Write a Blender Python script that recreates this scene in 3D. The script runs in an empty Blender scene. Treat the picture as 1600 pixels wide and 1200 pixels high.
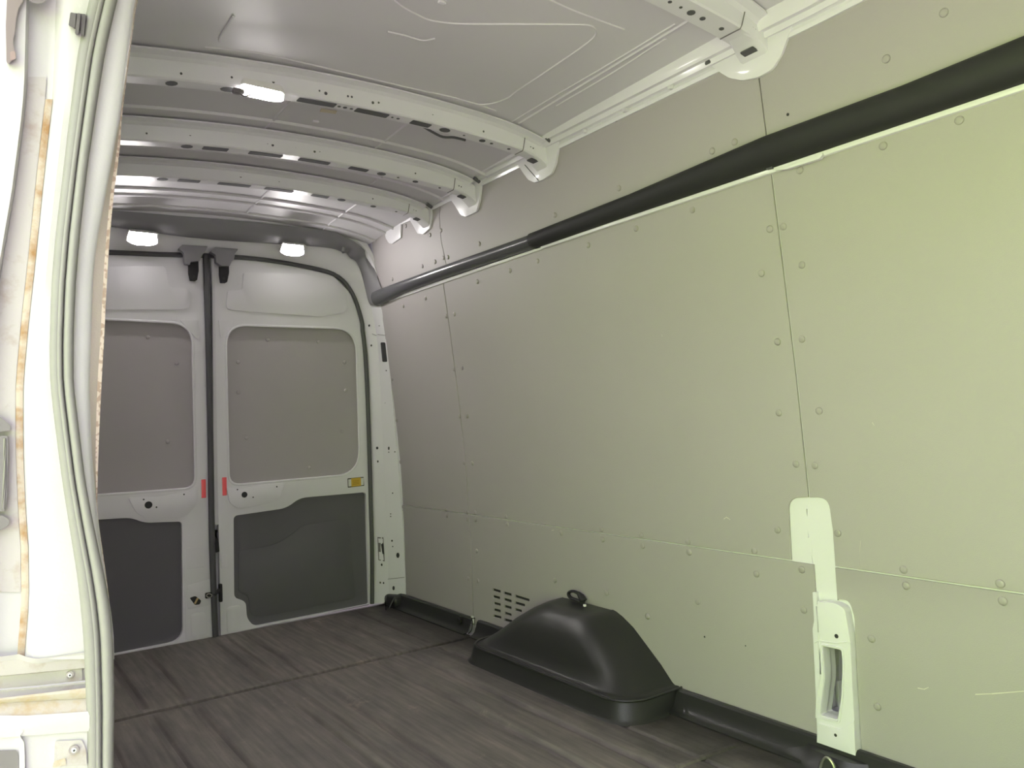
import bpy, bmesh, math, random
from math import sin, cos, pi, radians
from mathutils import Vector, Matrix
random.seed(7)
C = bpy.context.scene.collection
SC = bpy.context.scene

# ------------------------------------------------------------------ camera
YAW, PITCH, ROLL = 0.62892941, 0.04520985, -0.03833037
CAM = Vector((-0.94495049, -3.62540041, 0.9175557)); F = 1202.0
def _axes():
    cy, sy, cp, sp = cos(YAW), sin(YAW), cos(PITCH), sin(PITCH)
    w = Vector((sy*cp, cy*cp, sp)); r = Vector((cy, -sy, 0)); u = r.cross(w)
    cr, sr = cos(ROLL), sin(ROLL)
    return cr*r + sr*u, -sr*r + cr*u, w
AR, AU, AW = _axes()
cd = bpy.data.cameras.new('camera'); cam = bpy.data.objects.new('camera', cd); C.objects.link(cam)
cam.matrix_world = Matrix(((AR.x, AU.x, -AW.x, CAM.x), (AR.y, AU.y, -AW.y, CAM.y), (AR.z, AU.z, -AW.z, CAM.z), (0, 0, 0, 1)))
cd.sensor_width = 36; cd.lens = F/1600*36; cd.clip_start = 0.02; cd.clip_end = 200
SC.camera = cam

# ------------------------------------------------------------------ world, sun, exposure
SC.view_settings.view_transform = 'Standard'; SC.view_settings.look = 'None'
SC.cycles.max_bounces = 14; SC.cycles.diffuse_bounces = 9
SC.view_settings.exposure = 0.47; SC.view_settings.gamma = 1.0; SC.view_settings.use_curve_mapping = False
wd = bpy.data.worlds.new('sky'); SC.world = wd; wd.use_nodes = True
bg = wd.node_tree.nodes['Background']; bg.inputs[0].default_value = (0.97, 0.95, 1.08, 1); bg.inputs[1].default_value = 3.6
sd = bpy.data.lights.new('sun', 'SUN'); sd.energy = 40; sd.angle = radians(3); sd.color = (1, 0.96, 0.9)
sun = bpy.data.objects.new('sun', sd); C.objects.link(sun)
sun.rotation_euler = Vector((-0.36, -0.45, -0.8)).to_track_quat('-Z', 'Y').to_euler()
LAMP_E = 165.0

# ------------------------------------------------------------------ pixel -> surface helpers (survey of the photograph)
def ray(px, py):
    return AR*((px-800)/F) - AU*((py-600)/F) + AW
def hit(px, py, ax, val):
    d = ray(px, py); return CAM + d*((val-CAM[ax])/d[ax])
PZ = [-.3, 0, .4, .7, 1.0, 1.3, 1.55, 1.8, 2.0, 2.4]; PX = [.88, .88, .88, .87, .845, .812, .782, .752, .728, .68]
def interp(x, xs, ys):
    if x <= xs[0]: return ys[0]
    for i in range(1, len(xs)):
        if x <= xs[i]:
            t = (x-xs[i-1])/(xs[i]-xs[i-1]); return ys[i-1]+t*(ys[i]-ys[i-1])
    return ys[-1]
def wx(z): return interp(z, PZ, PX)
def onwall(px, py, off=0.0):
    d = ray(px, py); lo, hi = .3, 8.
    for _ in range(50):
        m = (lo+hi)/2; p = CAM+d*m
        if p.x > wx(p.z)-off: hi = m
        else: lo = m
    return CAM+d*hi
def W2(*pts, off=0.0): return [(lambda p: (p.y, p.z))(onwall(*q, off=off)) for q in pts]
def D2(*pts, y=0.0): return [(lambda p: (p.x, p.z))(hit(*q, 1, y)) for q in pts]

# ------------------------------------------------------------------ materials
def mat(name, col, rough=.5, metal=0.0, var=0.0, vscale=6.0, bump=0.0, bscale=200.0, coat=0.0, col2=None, thr=(.45, .65), detail=4.0, spec=.5):
    m = bpy.data.materials.new(name); m.use_nodes = True; nt = m.node_tree; b = nt.nodes['Principled BSDF']
    b.inputs['Base Color'].default_value = (*col, 1); b.inputs['Roughness'].default_value = rough
    b.inputs['Metallic'].default_value = metal; b.inputs['Coat Weight'].default_value = coat; b.inputs['Coat Roughness'].default_value = .08
    b.inputs['Specular IOR Level'].default_value = spec
    tc = nt.nodes.new('ShaderNodeTexCoord')
    if var or col2:
        n = nt.nodes.new('ShaderNodeTexNoise'); n.inputs['Scale'].default_value = vscale; n.inputs['Detail'].default_value = detail; n.inputs['Roughness'].default_value = .6
        nt.links.new(tc.outputs['Object'], n.inputs['Vector'])
        rp = nt.nodes.new('ShaderNodeValToRGB')
        c2 = col2 if col2 else tuple(min(1, c*(1+var)) for c in col)
        c1 = col if col2 else tuple(c*(1-var) for c in col)
        rp.color_ramp.elements[0].color = (*c1, 1); rp.color_ramp.elements[1].color = (*c2, 1)
        if col2:
            rp.color_ramp.elements[0].position = thr[0]; rp.color_ramp.elements[1].position = thr[1]
        nt.links.new(n.outputs['Fac'], rp.inputs['Fac']); nt.links.new(rp.outputs['Color'], b.inputs['Base Color'])
    if bump:
        n2 = nt.nodes.new('ShaderNodeTexNoise'); n2.inputs['Scale'].default_value = bscale; n2.inputs['Detail'].default_value = 3
        nt.links.new(tc.outputs['Object'], n2.inputs['Vector'])
        bp = nt.nodes.new('ShaderNodeBump'); bp.inputs['Strength'].default_value = bump; bp.inputs['Distance'].default_value = .002
        nt.links.new(n2.outputs['Fac'], bp.inputs['Height']); nt.links.new(bp.outputs['Normal'], b.inputs['Normal'])
    return m
def emit(name, col, s):
    m = bpy.data.materials.new(name); m.use_nodes = True; b = m.node_tree.nodes['Principled BSDF']
    b.inputs['Base Color'].default_value = (.9, .9, .88, 1)
    b.inputs['Emission Color'].default_value = (*col, 1); b.inputs['Emission Strength'].default_value = s; return m
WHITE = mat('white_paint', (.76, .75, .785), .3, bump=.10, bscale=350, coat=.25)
ROOFW = mat('roof_paint', (.66, .645, .675), .5, bump=.08, bscale=300)
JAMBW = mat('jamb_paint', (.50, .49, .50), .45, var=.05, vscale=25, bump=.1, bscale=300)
JAMBD = mat('dirty_jamb_paint', (.44, .415, .41), .5, col2=(.32, .25, .20), thr=(.55, .85), vscale=35, bump=.15, bscale=200)
RUST = mat('rusty_sealer', (.45, .39, .33), .8, col2=(.30, .17, .07), thr=(.42, .70), vscale=40, bump=.4, bscale=120)
RUST2 = mat('rust_stain', (.46, .42, .37), .7, col2=(.40, .27, .10), thr=(.45, .68), vscale=22, bump=.3, bscale=150)
PANEL = mat('grey_fibre_panel', (.395, .368, .372), .52, var=.05, vscale=2.2, bump=.22, bscale=420)
DPANEL = mat('grey_window_panel', (.41, .385, .395), .55, var=.04, vscale=3, bump=.22, bscale=420)
RIVET = mat('grey_rivet', (.36, .335, .33), .38)
EDGE = mat('board_edge', (.62, .53, .46), .8, col2=(.40, .30, .24), thr=(.47, .56), vscale=130, detail=1)
BOARD = mat('left_board_face', (.62, .55, .51), .6, bump=.2, bscale=400)
BLACKG = mat('gloss_black_plastic', (.085, .084, .095), .27, bump=.05, bscale=60)
BLACKM = mat('matt_black_plastic', (.026, .0255, .028), .6, spec=.3, bump=.2, bscale=500)
TRIMB = mat('black_trim_plastic', (.21, .205, .22), .55, bump=.25, bscale=500)
LOWER = mat('charcoal_door_panel', (.125, .12, .135), .6, var=.05, vscale=3, bump=.3, bscale=500)
ARCH = mat('black_arch_plastic', (.021, .021, .021), .36, bump=.2, bscale=350, var=.15, vscale=5)
SEAL = mat('grey_rubber_seal', (.21, .205, .20), .55, var=.08, vscale=30, bump=.15, bscale=250)
DSEAL = mat('black_rubber', (.075, .075, .08), .5)
DARK = mat('dark_hole', (.035, .035, .037), .8)
HOLE = mat('bow_hole', (.10, .10, .105), .8)
METAL = mat('zinc_metal', (.55, .53, .5), .35, metal=.9)
BRASS = mat('brass_screw', (.55, .42, .2), .4, metal=.8)
GREYP = mat('grey_latch_plastic', (.17, .16, .162), .4)
RED = mat('red_reflector', (1.0, .10, .12), .3)
rb = RED.node_tree.nodes['Principled BSDF']; rb.inputs['Coat Weight'].default_value = .6
YEL = mat('yellow_label', (.62, .40, .05), .5); LABELW = mat('label_white', (.7, .7, .68), .5); LABELK = mat('label_black', (.03, .03, .03), .5)
LENS = emit('lamp_lens', (1, .955, .93), LAMP_E)
CLEAR = mat('lamp_bezel', (.8, .79, .77), .3)
GROUND = mat('pale_gravel', (.29, .26, .262), .9, var=.2, vscale=3, bump=.5, bscale=30)
HEDGE = mat('hedge_leaves', (.29, .465, .06), .8, var=.3, vscale=5, bump=.6, bscale=25)
TAPE = mat('masking_tape', (.62, .55, .42), .7)
SCUFF = mat('scuff', (.62, .60, .52), .7)
# rubber mat: black rubber under tracked-in brown dust with pale scrapes
MATR = mat('rubber_mat', (.064, .057, .053), .62, bump=.35, bscale=220)
def mat_dust():
    nt = MATR.node_tree; b = nt.nodes['Principled BSDF']; tc = nt.nodes.new('ShaderNodeTexCoord')
    mp = nt.nodes.new('ShaderNodeMapping'); mp.inputs['Scale'].default_value = (5, 2.0, 4); nt.links.new(tc.outputs['Object'], mp.inputs['Vector'])
    n = nt.nodes.new('ShaderNodeTexNoise'); n.inputs['Scale'].default_value = 1.5; n.inputs['Detail'].default_value = 9; n.inputs['Roughness'].default_value = .68
    nt.links.new(mp.outputs['Vector'], n.inputs['Vector'])
    r = nt.nodes.new('ShaderNodeValToRGB'); e = r.color_ramp.elements
    e[0].position = .30; e[0].color = (.105, .096, .091, 1); e[1].position = .72; e[1].color = (.195, .170, .152, 1)
    nt.links.new(n.outputs['Fac'], r.inputs['Fac'])
    n2 = nt.nodes.new('ShaderNodeTexNoise'); n2.inputs['Scale'].default_value = 3.2; n2.inputs['Detail'].default_value = 10; n2.inputs['Roughness'].default_value = .75
    nt.links.new(tc.outputs['Object'], n2.inputs['Vector'])
    r2 = nt.nodes.new('ShaderNodeValToRGB'); r2.color_ramp.elements[0].position = .59; r2.color_ramp.elements[0].color = (0, 0, 0, 1); r2.color_ramp.elements[1].position = .76
    nt.links.new(n2.outputs['Fac'], r2.inputs['Fac'])
    mx = nt.nodes.new('ShaderNodeMix'); mx.data_type = 'RGBA'; nt.links.new(r2.outputs['Color'], mx.inputs['Factor'])
    nt.links.new(r.outputs['Color'], mx.inputs['A']); mx.inputs['B'].default_value = (.36, .30, .24, 1)
    mp3 = nt.nodes.new('ShaderNodeMapping'); mp3.inputs['Scale'].default_value = (60, 3.5, 10); nt.links.new(tc.outputs['Object'], mp3.inputs['Vector'])
    n3 = nt.nodes.new('ShaderNodeTexNoise'); n3.inputs['Scale'].default_value = 1.0; n3.inputs['Detail'].default_value = 6; nt.links.new(mp3.outputs['Vector'], n3.inputs['Vector'])
    r3_ = nt.nodes.new('ShaderNodeMapRange'); r3_.inputs['From Min'].default_value = .35; r3_.inputs['From Max'].default_value = .70; r3_.inputs['To Min'].default_value = .78; r3_.inputs['To Max'].default_value = 1.25; nt.links.new(n3.outputs['Fac'], r3_.inputs['Value'])
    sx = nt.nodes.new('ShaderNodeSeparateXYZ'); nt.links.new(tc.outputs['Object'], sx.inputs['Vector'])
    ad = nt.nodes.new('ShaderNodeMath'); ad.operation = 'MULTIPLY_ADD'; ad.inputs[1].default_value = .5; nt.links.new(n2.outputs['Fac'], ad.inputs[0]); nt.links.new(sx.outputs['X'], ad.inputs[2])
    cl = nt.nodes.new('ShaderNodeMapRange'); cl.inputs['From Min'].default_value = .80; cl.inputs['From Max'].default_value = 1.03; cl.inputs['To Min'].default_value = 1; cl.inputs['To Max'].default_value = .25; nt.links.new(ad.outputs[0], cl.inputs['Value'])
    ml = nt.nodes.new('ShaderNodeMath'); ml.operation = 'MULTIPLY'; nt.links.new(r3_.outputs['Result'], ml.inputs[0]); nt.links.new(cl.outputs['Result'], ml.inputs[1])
    vm = nt.nodes.new('ShaderNodeVectorMath'); vm.operation = 'SCALE'; nt.links.new(mx.outputs['Result'], vm.inputs[0]); nt.links.new(ml.outputs[0], vm.inputs['Scale'])
    nt.links.new(vm.outputs['Vector'], b.inputs['Base Color'])
mat_dust()

# ------------------------------------------------------------------ mesh helpers
def mk(name, bm, m, parent=None, smooth=True, ang=35):
    bmesh.ops.recalc_face_normals(bm, faces=bm.faces)
    me = bpy.data.meshes.new(name); bm.to_mesh(me); bm.free()
    me.materials.append(m)
    if smooth:
        for p in me.polygons: p.use_smooth = True
        me.set_sharp_from_angle(angle=radians(ang))
    o = bpy.data.objects.new(name, me); C.objects.link(o)
    if parent:
        o.parent = parent; o.matrix_parent_inverse = Matrix.Translation(parent_loc(parent)).inverted()
    return o
def parent_loc(p):
    v = Vector((0, 0, 0))
    while p: v = v + p.location; p = p.parent if p.parent and not p.get('_w') else None
    return v
def tag(o, label, cat, group=None, kind=None):
    if label: o['label'] = label
    if cat: o['category'] = cat
    if group: o['group'] = group
    if kind: o['kind'] = kind
    return o
def empty(name, loc, label, cat, group=None, kind=None):
    o = bpy.data.objects.new(name, None); o.empty_display_size = .05; o.location = loc; C.objects.link(o)
    return tag(o, label, cat, group, kind)
def plate_bm(outline, w0, w1, mapf, holes=(), cu=(), cv=(), bevel=0.0, segs=2):
    bm = bmesh.new()
    for loop in [outline, *holes]:
        vs = [bm.verts.new((u, v, 0)) for u, v in loop]
        for i in range(len(vs)): bm.edges.new((vs[i], vs[(i+1) % len(vs)]))
    bmesh.ops.triangle_fill(bm, use_beauty=True, use_dissolve=False, edges=bm.edges[:])
    for c in cu: bmesh.ops.bisect_plane(bm, geom=bm.verts[:]+bm.edges[:]+bm.faces[:], plane_co=(c, 0, 0), plane_no=(1, 0, 0))
    for c in cv: bmesh.ops.bisect_plane(bm, geom=bm.verts[:]+bm.edges[:]+bm.faces[:], plane_co=(0, c, 0), plane_no=(0, 1, 0))
    for v in bm.verts: v.co.z = w0
    r = bmesh.ops.extrude_face_region(bm, geom=bm.faces[:])
    for g in r['geom']:
        if isinstance(g, bmesh.types.BMVert): g.co.z = w1
    bmesh.ops.recalc_face_normals(bm, faces=bm.faces)
    if bevel:
        es = [e for e in bm.edges if len(e.link_faces) == 2 and e.calc_face_angle(0) > .6 and abs(e.verts[0].co.z-w1) < 1e-7 and abs(e.verts[1].co.z-w1) < 1e-7]
        bmesh.ops.bevel(bm, geom=es, offset=bevel, segments=segs, profile=.5, affect='EDGES', clamp_overlap=True)
    for v in bm.verts: v.co = mapf(v.co.x, v.co.y, v.co.z)
    return bm
def plate(name, m, outline, w0, w1, mapf, parent=None, holes=(), cu=(), cv=(), bevel=0.0, segs=2, ang=35):
    return mk(name, plate_bm(outline, w0, w1, mapf, holes, cu, cv, bevel, segs), m, parent, ang=ang)
def mwall(u, v, w): return Vector((wx(v)-w, u, v))          # u=y, v=z, w=out of the wall
def mdoor(u, v, w): return Vector((u, -w, v))               # u=x, v=z, w=towards the load space
def rnd(pts, r, n=6):
    """round polygon corners; r number or list"""
    out = []; N = len(pts)
    for i in range(N):
        p = Vector(pts[i]); a = Vector(pts[i-1]); b = Vector(pts[(i+1) % N])
        ri = r[i] if isinstance(r, (list, tuple)) else r
        da, db = a-p, b-p
        if ri <= 0 or da.length < 1e-6 or db.length < 1e-6: out.append(tuple(p)); continue
        t = min(ri, da.length*.49, db.length*.49)
        A = p+da.normalized()*t; B = p+db.normalized()*t
        for k in range(n+1):
            s = k/n; q = A*(1-s)**2 + p*2*s*(1-s) + B*s*s; out.append(tuple(q))
    return out
def rect(u0, v0, u1, v1): return [(u0, v0), (u1, v0), (u1, v1), (u0, v1)]
def disc2(u, v, r, n=12, ry=None):
    return [(u+r*cos(2*pi*i/n), v+(ry or r)*sin(2*pi*i/n)) for i in range(n)]
def grid_bm(rows, bm=None, closed=False):
    bm = bm or bmesh.new(); vr = [[bm.verts.new(p) for p in row] for row in rows]
    for i in range(len(vr)-1):
        n = len(vr[i])
        for j in range(n if closed else n-1):
            a, b, c, d = vr[i][j], vr[i][(j+1) % n], vr[i+1][(j+1) % n], vr[i+1][j]
            try: bm.faces.new((a, b, c, d))
            except ValueError: pass
    return bm
def box_bm(c, s, bm=None, rot=None):
    bm = bm or bmesh.new(); M = Matrix.Translation(c) @ (rot or Matrix()) @ Matrix.Diagonal((*s, 1))
    bmesh.ops.create_cube(bm, size=1, matrix=M); return bm
def bevel_bm(bm, off, segs=2):
    bmesh.ops.bevel(bm, geom=[e for e in bm.edges if len(e.link_faces) == 2 and e.calc_face_angle(0) > .5], offset=off, segments=segs, profile=.5, affect='EDGES', clamp_overlap=True); return bm
def tube_bm(path, r, n=8, bm=None, cap=True, ref=Vector((0, 0, 1)), ry=None, closed=False):
    bm = bm or bmesh.new(); path = [Vector(p) for p in path]; rings = []
    N = len(path)
    for i, p in enumerate(path):
        if closed: t = (path[(i+1) % N]-path[i-1]).normalized()
        else: t = (path[min(i+1, N-1)]-path[max(i-1, 0)]).normalized()
        a = ref.cross(t)
        if a.length < 1e-4: a = Vector((1, 0, 0)).cross(t)
        a.normalize(); b = t.cross(a); rr = r[i] if isinstance(r, (list, tuple)) else r
        rings.append([p+a*rr*cos(2*pi*k/n)+b*(rr if ry is None else rr*ry)*sin(2*pi*k/n) for k in range(n)])
    if closed: rings.append(rings[0])
    vr = [[bm.verts.new(p) for p in row] for row in (rings[:-1] if closed else rings)]
    M = len(vr)
    for i in range(M if closed else M-1):
        for j in range(n):
            bm.faces.new((vr[i][j], vr[i][(j+1) % n], vr[(i+1) % M][(j+1) % n], vr[(i+1) % M][j]))
    if cap and not closed: bm.faces.new(vr[0]); bm.faces.new(vr[-1])
    return bm
def smooth_path(pts, n=6):
    pts = [Vector(p) for p in pts]; out = []
    for i in range(len(pts)-1):
        p0, p1, p2, p3 = pts[max(i-1, 0)], pts[i], pts[i+1], pts[min(i+2, len(pts)-1)]
        for k in range(n):
            t = k/n
            out.append(.5*((2*p1)+(p2-p0)*t+(2*p0-5*p1+4*p2-p3)*t*t+(3*p1-p0-3*p2+p3)*t**3))
    out.append(pts[-1]); return out
def copy_obj(o, loc, parent):
    c = o.copy(); C.objects.link(c); c.location = loc; c.parent = parent
    c.matrix_parent_inverse = Matrix.Translation(parent_loc(parent)).inverted(); return c

YF = -4.35     # front end of the load space
# ================================================================== GROUND
bm = bmesh.new(); bmesh.ops.create_grid(bm, x_segments=8, y_segments=8, size=30, matrix=Matrix.Translation((0, -2, -.68)))
tag(mk('ground', bm, GROUND), 'pale gravel yard the van is parked on', 'ground', kind='structure')
rows = []
for i in range(90):
    y = -20+32*i/89; row = []
    for k in range(17):
        a = pi*k/16; w = .25*sin(5*y+3*a)+.18*sin(11*y+7*a+1)+.12*sin(23*y-9*a)
        row.append(Vector((-7.5-(1.3+w*.5)*cos(a)*-1, y, -.68+(3.1+w)*sin(a)**.6)))
    rows.append(row)
tag(mk('hedge', grid_bm(rows), HEDGE), 'sunlit green hedge outside the open side door', 'hedge')

# ================================================================== FLOOR
fl = plate('floor', WHITE, [(-.88, YF), (.88, YF), (.88, .03), (-.88, .03)], -.08, -.034, lambda u, v, w: Vector((u, v, w)))
tag(fl, 'painted steel load floor of the van under the rubber mats', 'floor', kind='structure')

# ================================================================== RIGHT WALL
zc = [p for p in PZ if 0 < p < 1.95]
pillar_box = W2((1285, 938), (1312, 940), (1327, 948), (1336, 1000), (1340, 1080), (1346, 1183), (1285, 1166), (1281, 1060), (1277, 980))
pillar_hole = rnd(W2((1293, 1007), (1322, 1013), (1324, 1035), (1322, 1085), (1316, 1121), (1289, 1114), (1296, 1062), (1296, 1045)), .006, 3)
ys = [YF+.01, -.15]
wr = plate('wall_right', WHITE, [(YF, -.05), (-.13, -.05), (-.13, 1.9), (YF, 1.9)], -.03, -.0065, mwall, holes=[pillar_hole], cv=zc)
tag(wr, 'right inner van wall, white painted steel behind riveted grey boards', 'wall', kind='structure')
g = .0022
SB, SA = -.766, -2.433
ZS, ZR = .508, 1.535      # board seam, rail underside
def panel(outline, **k):
    return plate('wall_panel', PANEL, outline, -.006, 0.0, mwall, wr, cv=zc, bevel=.0012, segs=1, **k)
arch_cut = W2((1056, 1075), (1030, 1045), (960, 958), (880, 935), (835, 950), (800, 985), (770, 1005))
vslots = []
for (x0, y0, x1, y1) in [(770, 920, 782, 923.5), (787, 925, 799, 928.5), (804.5, 930, 827, 937), (770, 930.5, 781, 933.5), (787.5, 935, 799, 938.5), (804.5, 940.5, 820, 945),
                         (771, 941, 782, 944), (788, 946, 799, 949), (804.5, 951, 815, 954), (771, 951, 782, 954), (788.5, 956.5, 799, 960), (771, 961, 783, 964), (788, 967, 800, 970)]:
    a, b = W2((x0, y0+1.2), (x1, y1+1.2)); h = .0055
    vslots.append([(a[0], a[1]-h), (b[0], b[1]-h), (b[0], b[1]+h), (a[0], a[1]+h)])
P = {}
P['U1'] = panel([(SB-.05+g, 1.55), (-.155, 1.55), (-.155, 1.86), (SB-.06+g, 1.86), (SB-.06+g, 1.835), (SB-.045+g, 1.81), (SB-.03+g, 1.7)])
P['U2'] = panel([(SA+g, 1.55), (SB-.05-g, 1.55), (SB-.03-g, 1.7), (SB-.045-g, 1.81), (SB-.06-g, 1.835), (SB-.06-g, 1.86), (SA+g, 1.86)])
P['U3'] = panel([(YF, 1.55), (SA-g, 1.55), (SA-g, 1.86), (YF, 1.86)])
P['M1'] = panel([(SB+g, ZS+g), (-.155, ZS+g), (-.155, ZR), (SB+g, ZR)])
cut = rnd(W2((1233, 880), (1231.5, 779), (1262, 776)), [0, .03, 0])
P['M2'] = panel([(SA+g, ZR), (SB-g, ZR), (SB-g, ZS+g), (W2((1236, 876))[0][0], ZS+g)] + cut[1:-1] + [(SA+g, .682)])
cut3 = rnd(W2((1262, 776), (1294, 778), (1301, 830), (1305, 885)), [0, .04, 0, 0])
P['M3'] = panel([(YF, ZS+g), (YF, ZR), (SA-g, ZR), (SA-g, .682)] + cut3[1:-1] + [(W2((1305, 888))[0][0], ZS+g)])
P['L1'] = panel([(SB+g, .03), (-.15, .03), (-.15, ZS-g), (SB+g, ZS-g)])
P['L2'] = panel([(SB-g, .03), (SB-g, ZS-g), (-2.432, ZS-g), (-2.432, .03)], holes=vslots)
P['L3'] = panel([(YF, .03), (YF, ZS-g)] + [(W2((1305, 888))[0][0], ZS-g)] + rnd(W2((1308, 936), (1327, 938), (1335, 965), (1337, 1010), (1342, 1100), (1347, 1180)), [.004, .02, .01, 0, 0, 0]) + [(W2((1347, 1180))[0][0], .03)])
# thin dark sheet behind the vent slots, painted as the shade inside
bm = plate_bm([(-1.2, .08), (-.88, .08), (-.88, .26), (-1.2, .26)], -.0066, -.0061, mwall)
mk('vent_backing', bm, DARK, wr)
# exposed body pillar
bm = plate_bm(rnd(pillar_box, [0, .01, .02, .01, 0, .0, 0, 0, 0], 4), -.012, .022, mwall, holes=[pillar_hole], bevel=.007, segs=3)
bx = mk('pillar', bm, WHITE, wr); bx['label'] = 'white pressed steel pillar showing between the boards'
bm = plate_bm(rnd(W2((1286, 1125), (1321, 1136), (1343, 1122), (1346, 1183), (1285, 1166)), .003, 3), .02, .026, mwall, bevel=.003); mk('pillar_foot', bm, WHITE, bx)
bm = tube_bm([onwall(q[0], q[1], -.009) for q in [(1262, 776), (1262, 795), (1264, 840), (1269, 860), (1272, 885), (1274, 930)]], .0035, 6); mk('sheet_seam', bm, WHITE, bx)
rimp = rnd(W2((1291, 1004), (1324, 1010), (1326, 1036), (1324, 1086), (1319, 1125), (1287, 1117), (1294, 1062), (1294, 1045)), .006, 3)
mk('opening_rim', tube_bm([mwall(u, v, .022) for u, v in rimp], .0032, 6, ref=Vector((1, 0, 0)), closed=True), WHITE, bx)
mk('sheet_seam', tube_bm([mwall(*W2(q)[0], .0225) for q in [(1281, 1001), (1288, 998), (1312, 1002), (1330, 1000), (1337, 1001)]], .0018, 6), WHITE, bx)
mk('flange_edge', tube_bm([mwall(*W2(q)[0], .0225) for q in [(1284, 945), (1286, 985), (1288, 1010), (1290, 1050), (1284, 1085), (1283, 1118)]], .0022, 6), WHITE, bx)
bm = plate_bm(rnd(W2((1271, 925), (1277, 925), (1285, 1120), (1281, 1120)), .002), -.012, .004, mwall); mk('pillar_flange', bm, WHITE, bx)
# deep box behind the opening
bm = plate_bm(W2((1240, 960), (1360, 980), (1360, 1170), (1240, 1150), off=-.15), -.17, -.15, mwall); mk('outer_skin', bm, WHITE, bx)
a = W2((1240, 985), (1328, 1008), (1328, 1130), (1240, 1118)); rows = [[mwall(u, v, w) for u, v in a] for w in (-.03, -.15)]
mk('pillar_cavity', grid_bm(rows, closed=True), ROOFW, bx)
bm = plate_bm(rnd(W2((1296, 1068), (1311, 1063), (1315, 1112), (1300, 1116), off=-.09), .003), -.10, -.085, mwall, holes=[rnd(W2((1300, 1074), (1308, 1071), (1311, 1103), (1303, 1105), off=-.09), .002)], bevel=.002); mk('inner_bracket', bm, WHITE, bx)
bm = plate_bm(W2((1286, 1003), (1311, 1005), (1311, 1130), (1286, 1130), off=-.11), -.125, -.11, mwall); mk('inner_web', bm, ROOFW, bx)
bm = bmesh.new()
for (px, py, r) in [(1307, 994, .0055), (1307, 1148, .004)]:
    u, v = W2((px, py), off=.022)[0]; b2 = plate_bm(disc2(u, v, r), .0262 if py > 1100 else .022, .0266 if py > 1100 else .0226, mwall); me = bpy.data.meshes.new('t'); b2.to_mesh(me); b2.free(); bm.from_mesh(me)
u, v = W2((1278, 964))[0]; b2 = plate_bm(disc2(u, v, .006), .003, .0045, mwall); me = bpy.data.meshes.new('t'); b2.to_mesh(me); b2.free(); bm.from_mesh(me)
mk('bolt_hole', bm, DARK, bx)
# white body flange under the black rail
bm = plate_bm([(YF, 1.533), (-1.47, 1.526), (-1.47, 1.537), (YF, 1.546)], -.0065, .011, mwall, bevel=.002); mk('rail_flange', bm, WHITE, wr)
bm = plate_bm([(-1.47, 1.525), (-.16, 1.513), (-.16, 1.53), (-1.47, 1.535)], -.0065, .006, mwall, bevel=.002); mk('rail_flange', bm, WHITE, wr)
bm = plate_bm(rnd(W2((1216, 268), (1285, 246), (1290, 240), (1292, 243), (1286, 250), (1235, 266)), .002), .005, .0175, mwall); mk('flange_clip', bm, WHITE, wr)
bm = box_bm(Vector((0, 0, 0)), (1, 1, 1)); bm.free()
bm = plate_bm(rnd(W2((1202, 263), (1212, 260), (1213, 265), (1204, 267)), .001), .004, .018, mwall); mk('rubber_plug', bm, DSEAL, wr)

mk('outer_skin', box_bm(Vector((1.10, (YF+.1)/2, .95)), (.03, -YF+.15, 2.3)), WHITE, wr)  # unseen body side, added to keep skylight out of the pillar cavity
# rivets: low domed push rivets, one mesh shared by all
def dome_mesh(name, r, h, m):
    prof = [(r, 0), (r*.98, h*.45), (r*.8, h*.8), (r*.45, h*.97), (0.0001, h)]
    bm = grid_bm([[Vector((rr*cos(2*pi*k/12), rr*sin(2*pi*k/12), z)) for k in range(12)] for rr, z in prof], closed=True)
    bmesh.ops.remove_doubles(bm, verts=bm.verts, dist=.0003)
    bmesh.ops.recalc_face_normals(bm, faces=bm.faces)
    me = bpy.data.meshes.new(name); bm.to_mesh(me); bm.free(); me.materials.append(m)
    for p in me.polygons: p.use_smooth = True
    return me
RME = dome_mesh('rivet', .0098, .0042, RIVET)
RIV = [(1385,92),(1499,188),(1380,228),(1250,266),(1148,222),(1113,236),(967,294),(634,353),(672,367),(689,360),(749,381),(797,423),(746,440),(700,402),(693,403),(680,409),(660,416),(613,436),(665,466),(630,478),(697,494),(710,491),(709,577),(722,575),(613,592),(867,336),(840,408),(919,383),(994,357),(1082,328),(1190,427),(1203,358),(1224,354),(1253,414),(1215,534),(1253,530),(718,650),(730,650),(620,657),(626,722),(725,723),(738,724),(697,796),(698,806),(730,800),(743,801),(730,811),(743,812),(791,807),(793,819),(745,861),(940,827),(942,843),(1002,836),(1004,853),(1075,847),(1077,863),(877,833),(1179,861),(1217,645),(1280,642),(1244,725),(1273,727),(1215,828),(1309,833),(1253,890),(1412,890),(1256,953),(1416,915),(1563,912),(1567,939),(1362,998),(1371,1104),(867,907),(948,926),(1090,940),(1012,963),(1182,897),(732,904),(747,907),(963,186),(1475,20),(630,792),(631,797)]
def which(y, z):
    if z > 1.54: return 'U1' if y > SB-.04 else ('U2' if y > SA else 'U3')
    if z > ZS: return 'M1' if y > SB else ('M2' if y > SA else 'M3')
    return 'L1' if y > SB else ('L2' if y > SA else 'L3')
for (px, py) in RIV:
    p = onwall(px, py); o = bpy.data.objects.new('rivet', RME); C.objects.link(o)
    dz = .02; nrm = Vector((-1, 0, (wx(p.z+dz)-wx(p.z-dz))/(2*dz))).normalized()
    o.location = p; o.rotation_euler = nrm.to_track_quat('Z', 'Y').to_euler(); o.parent = P[which(p.y, p.z)]
bm = bmesh.new()
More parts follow.
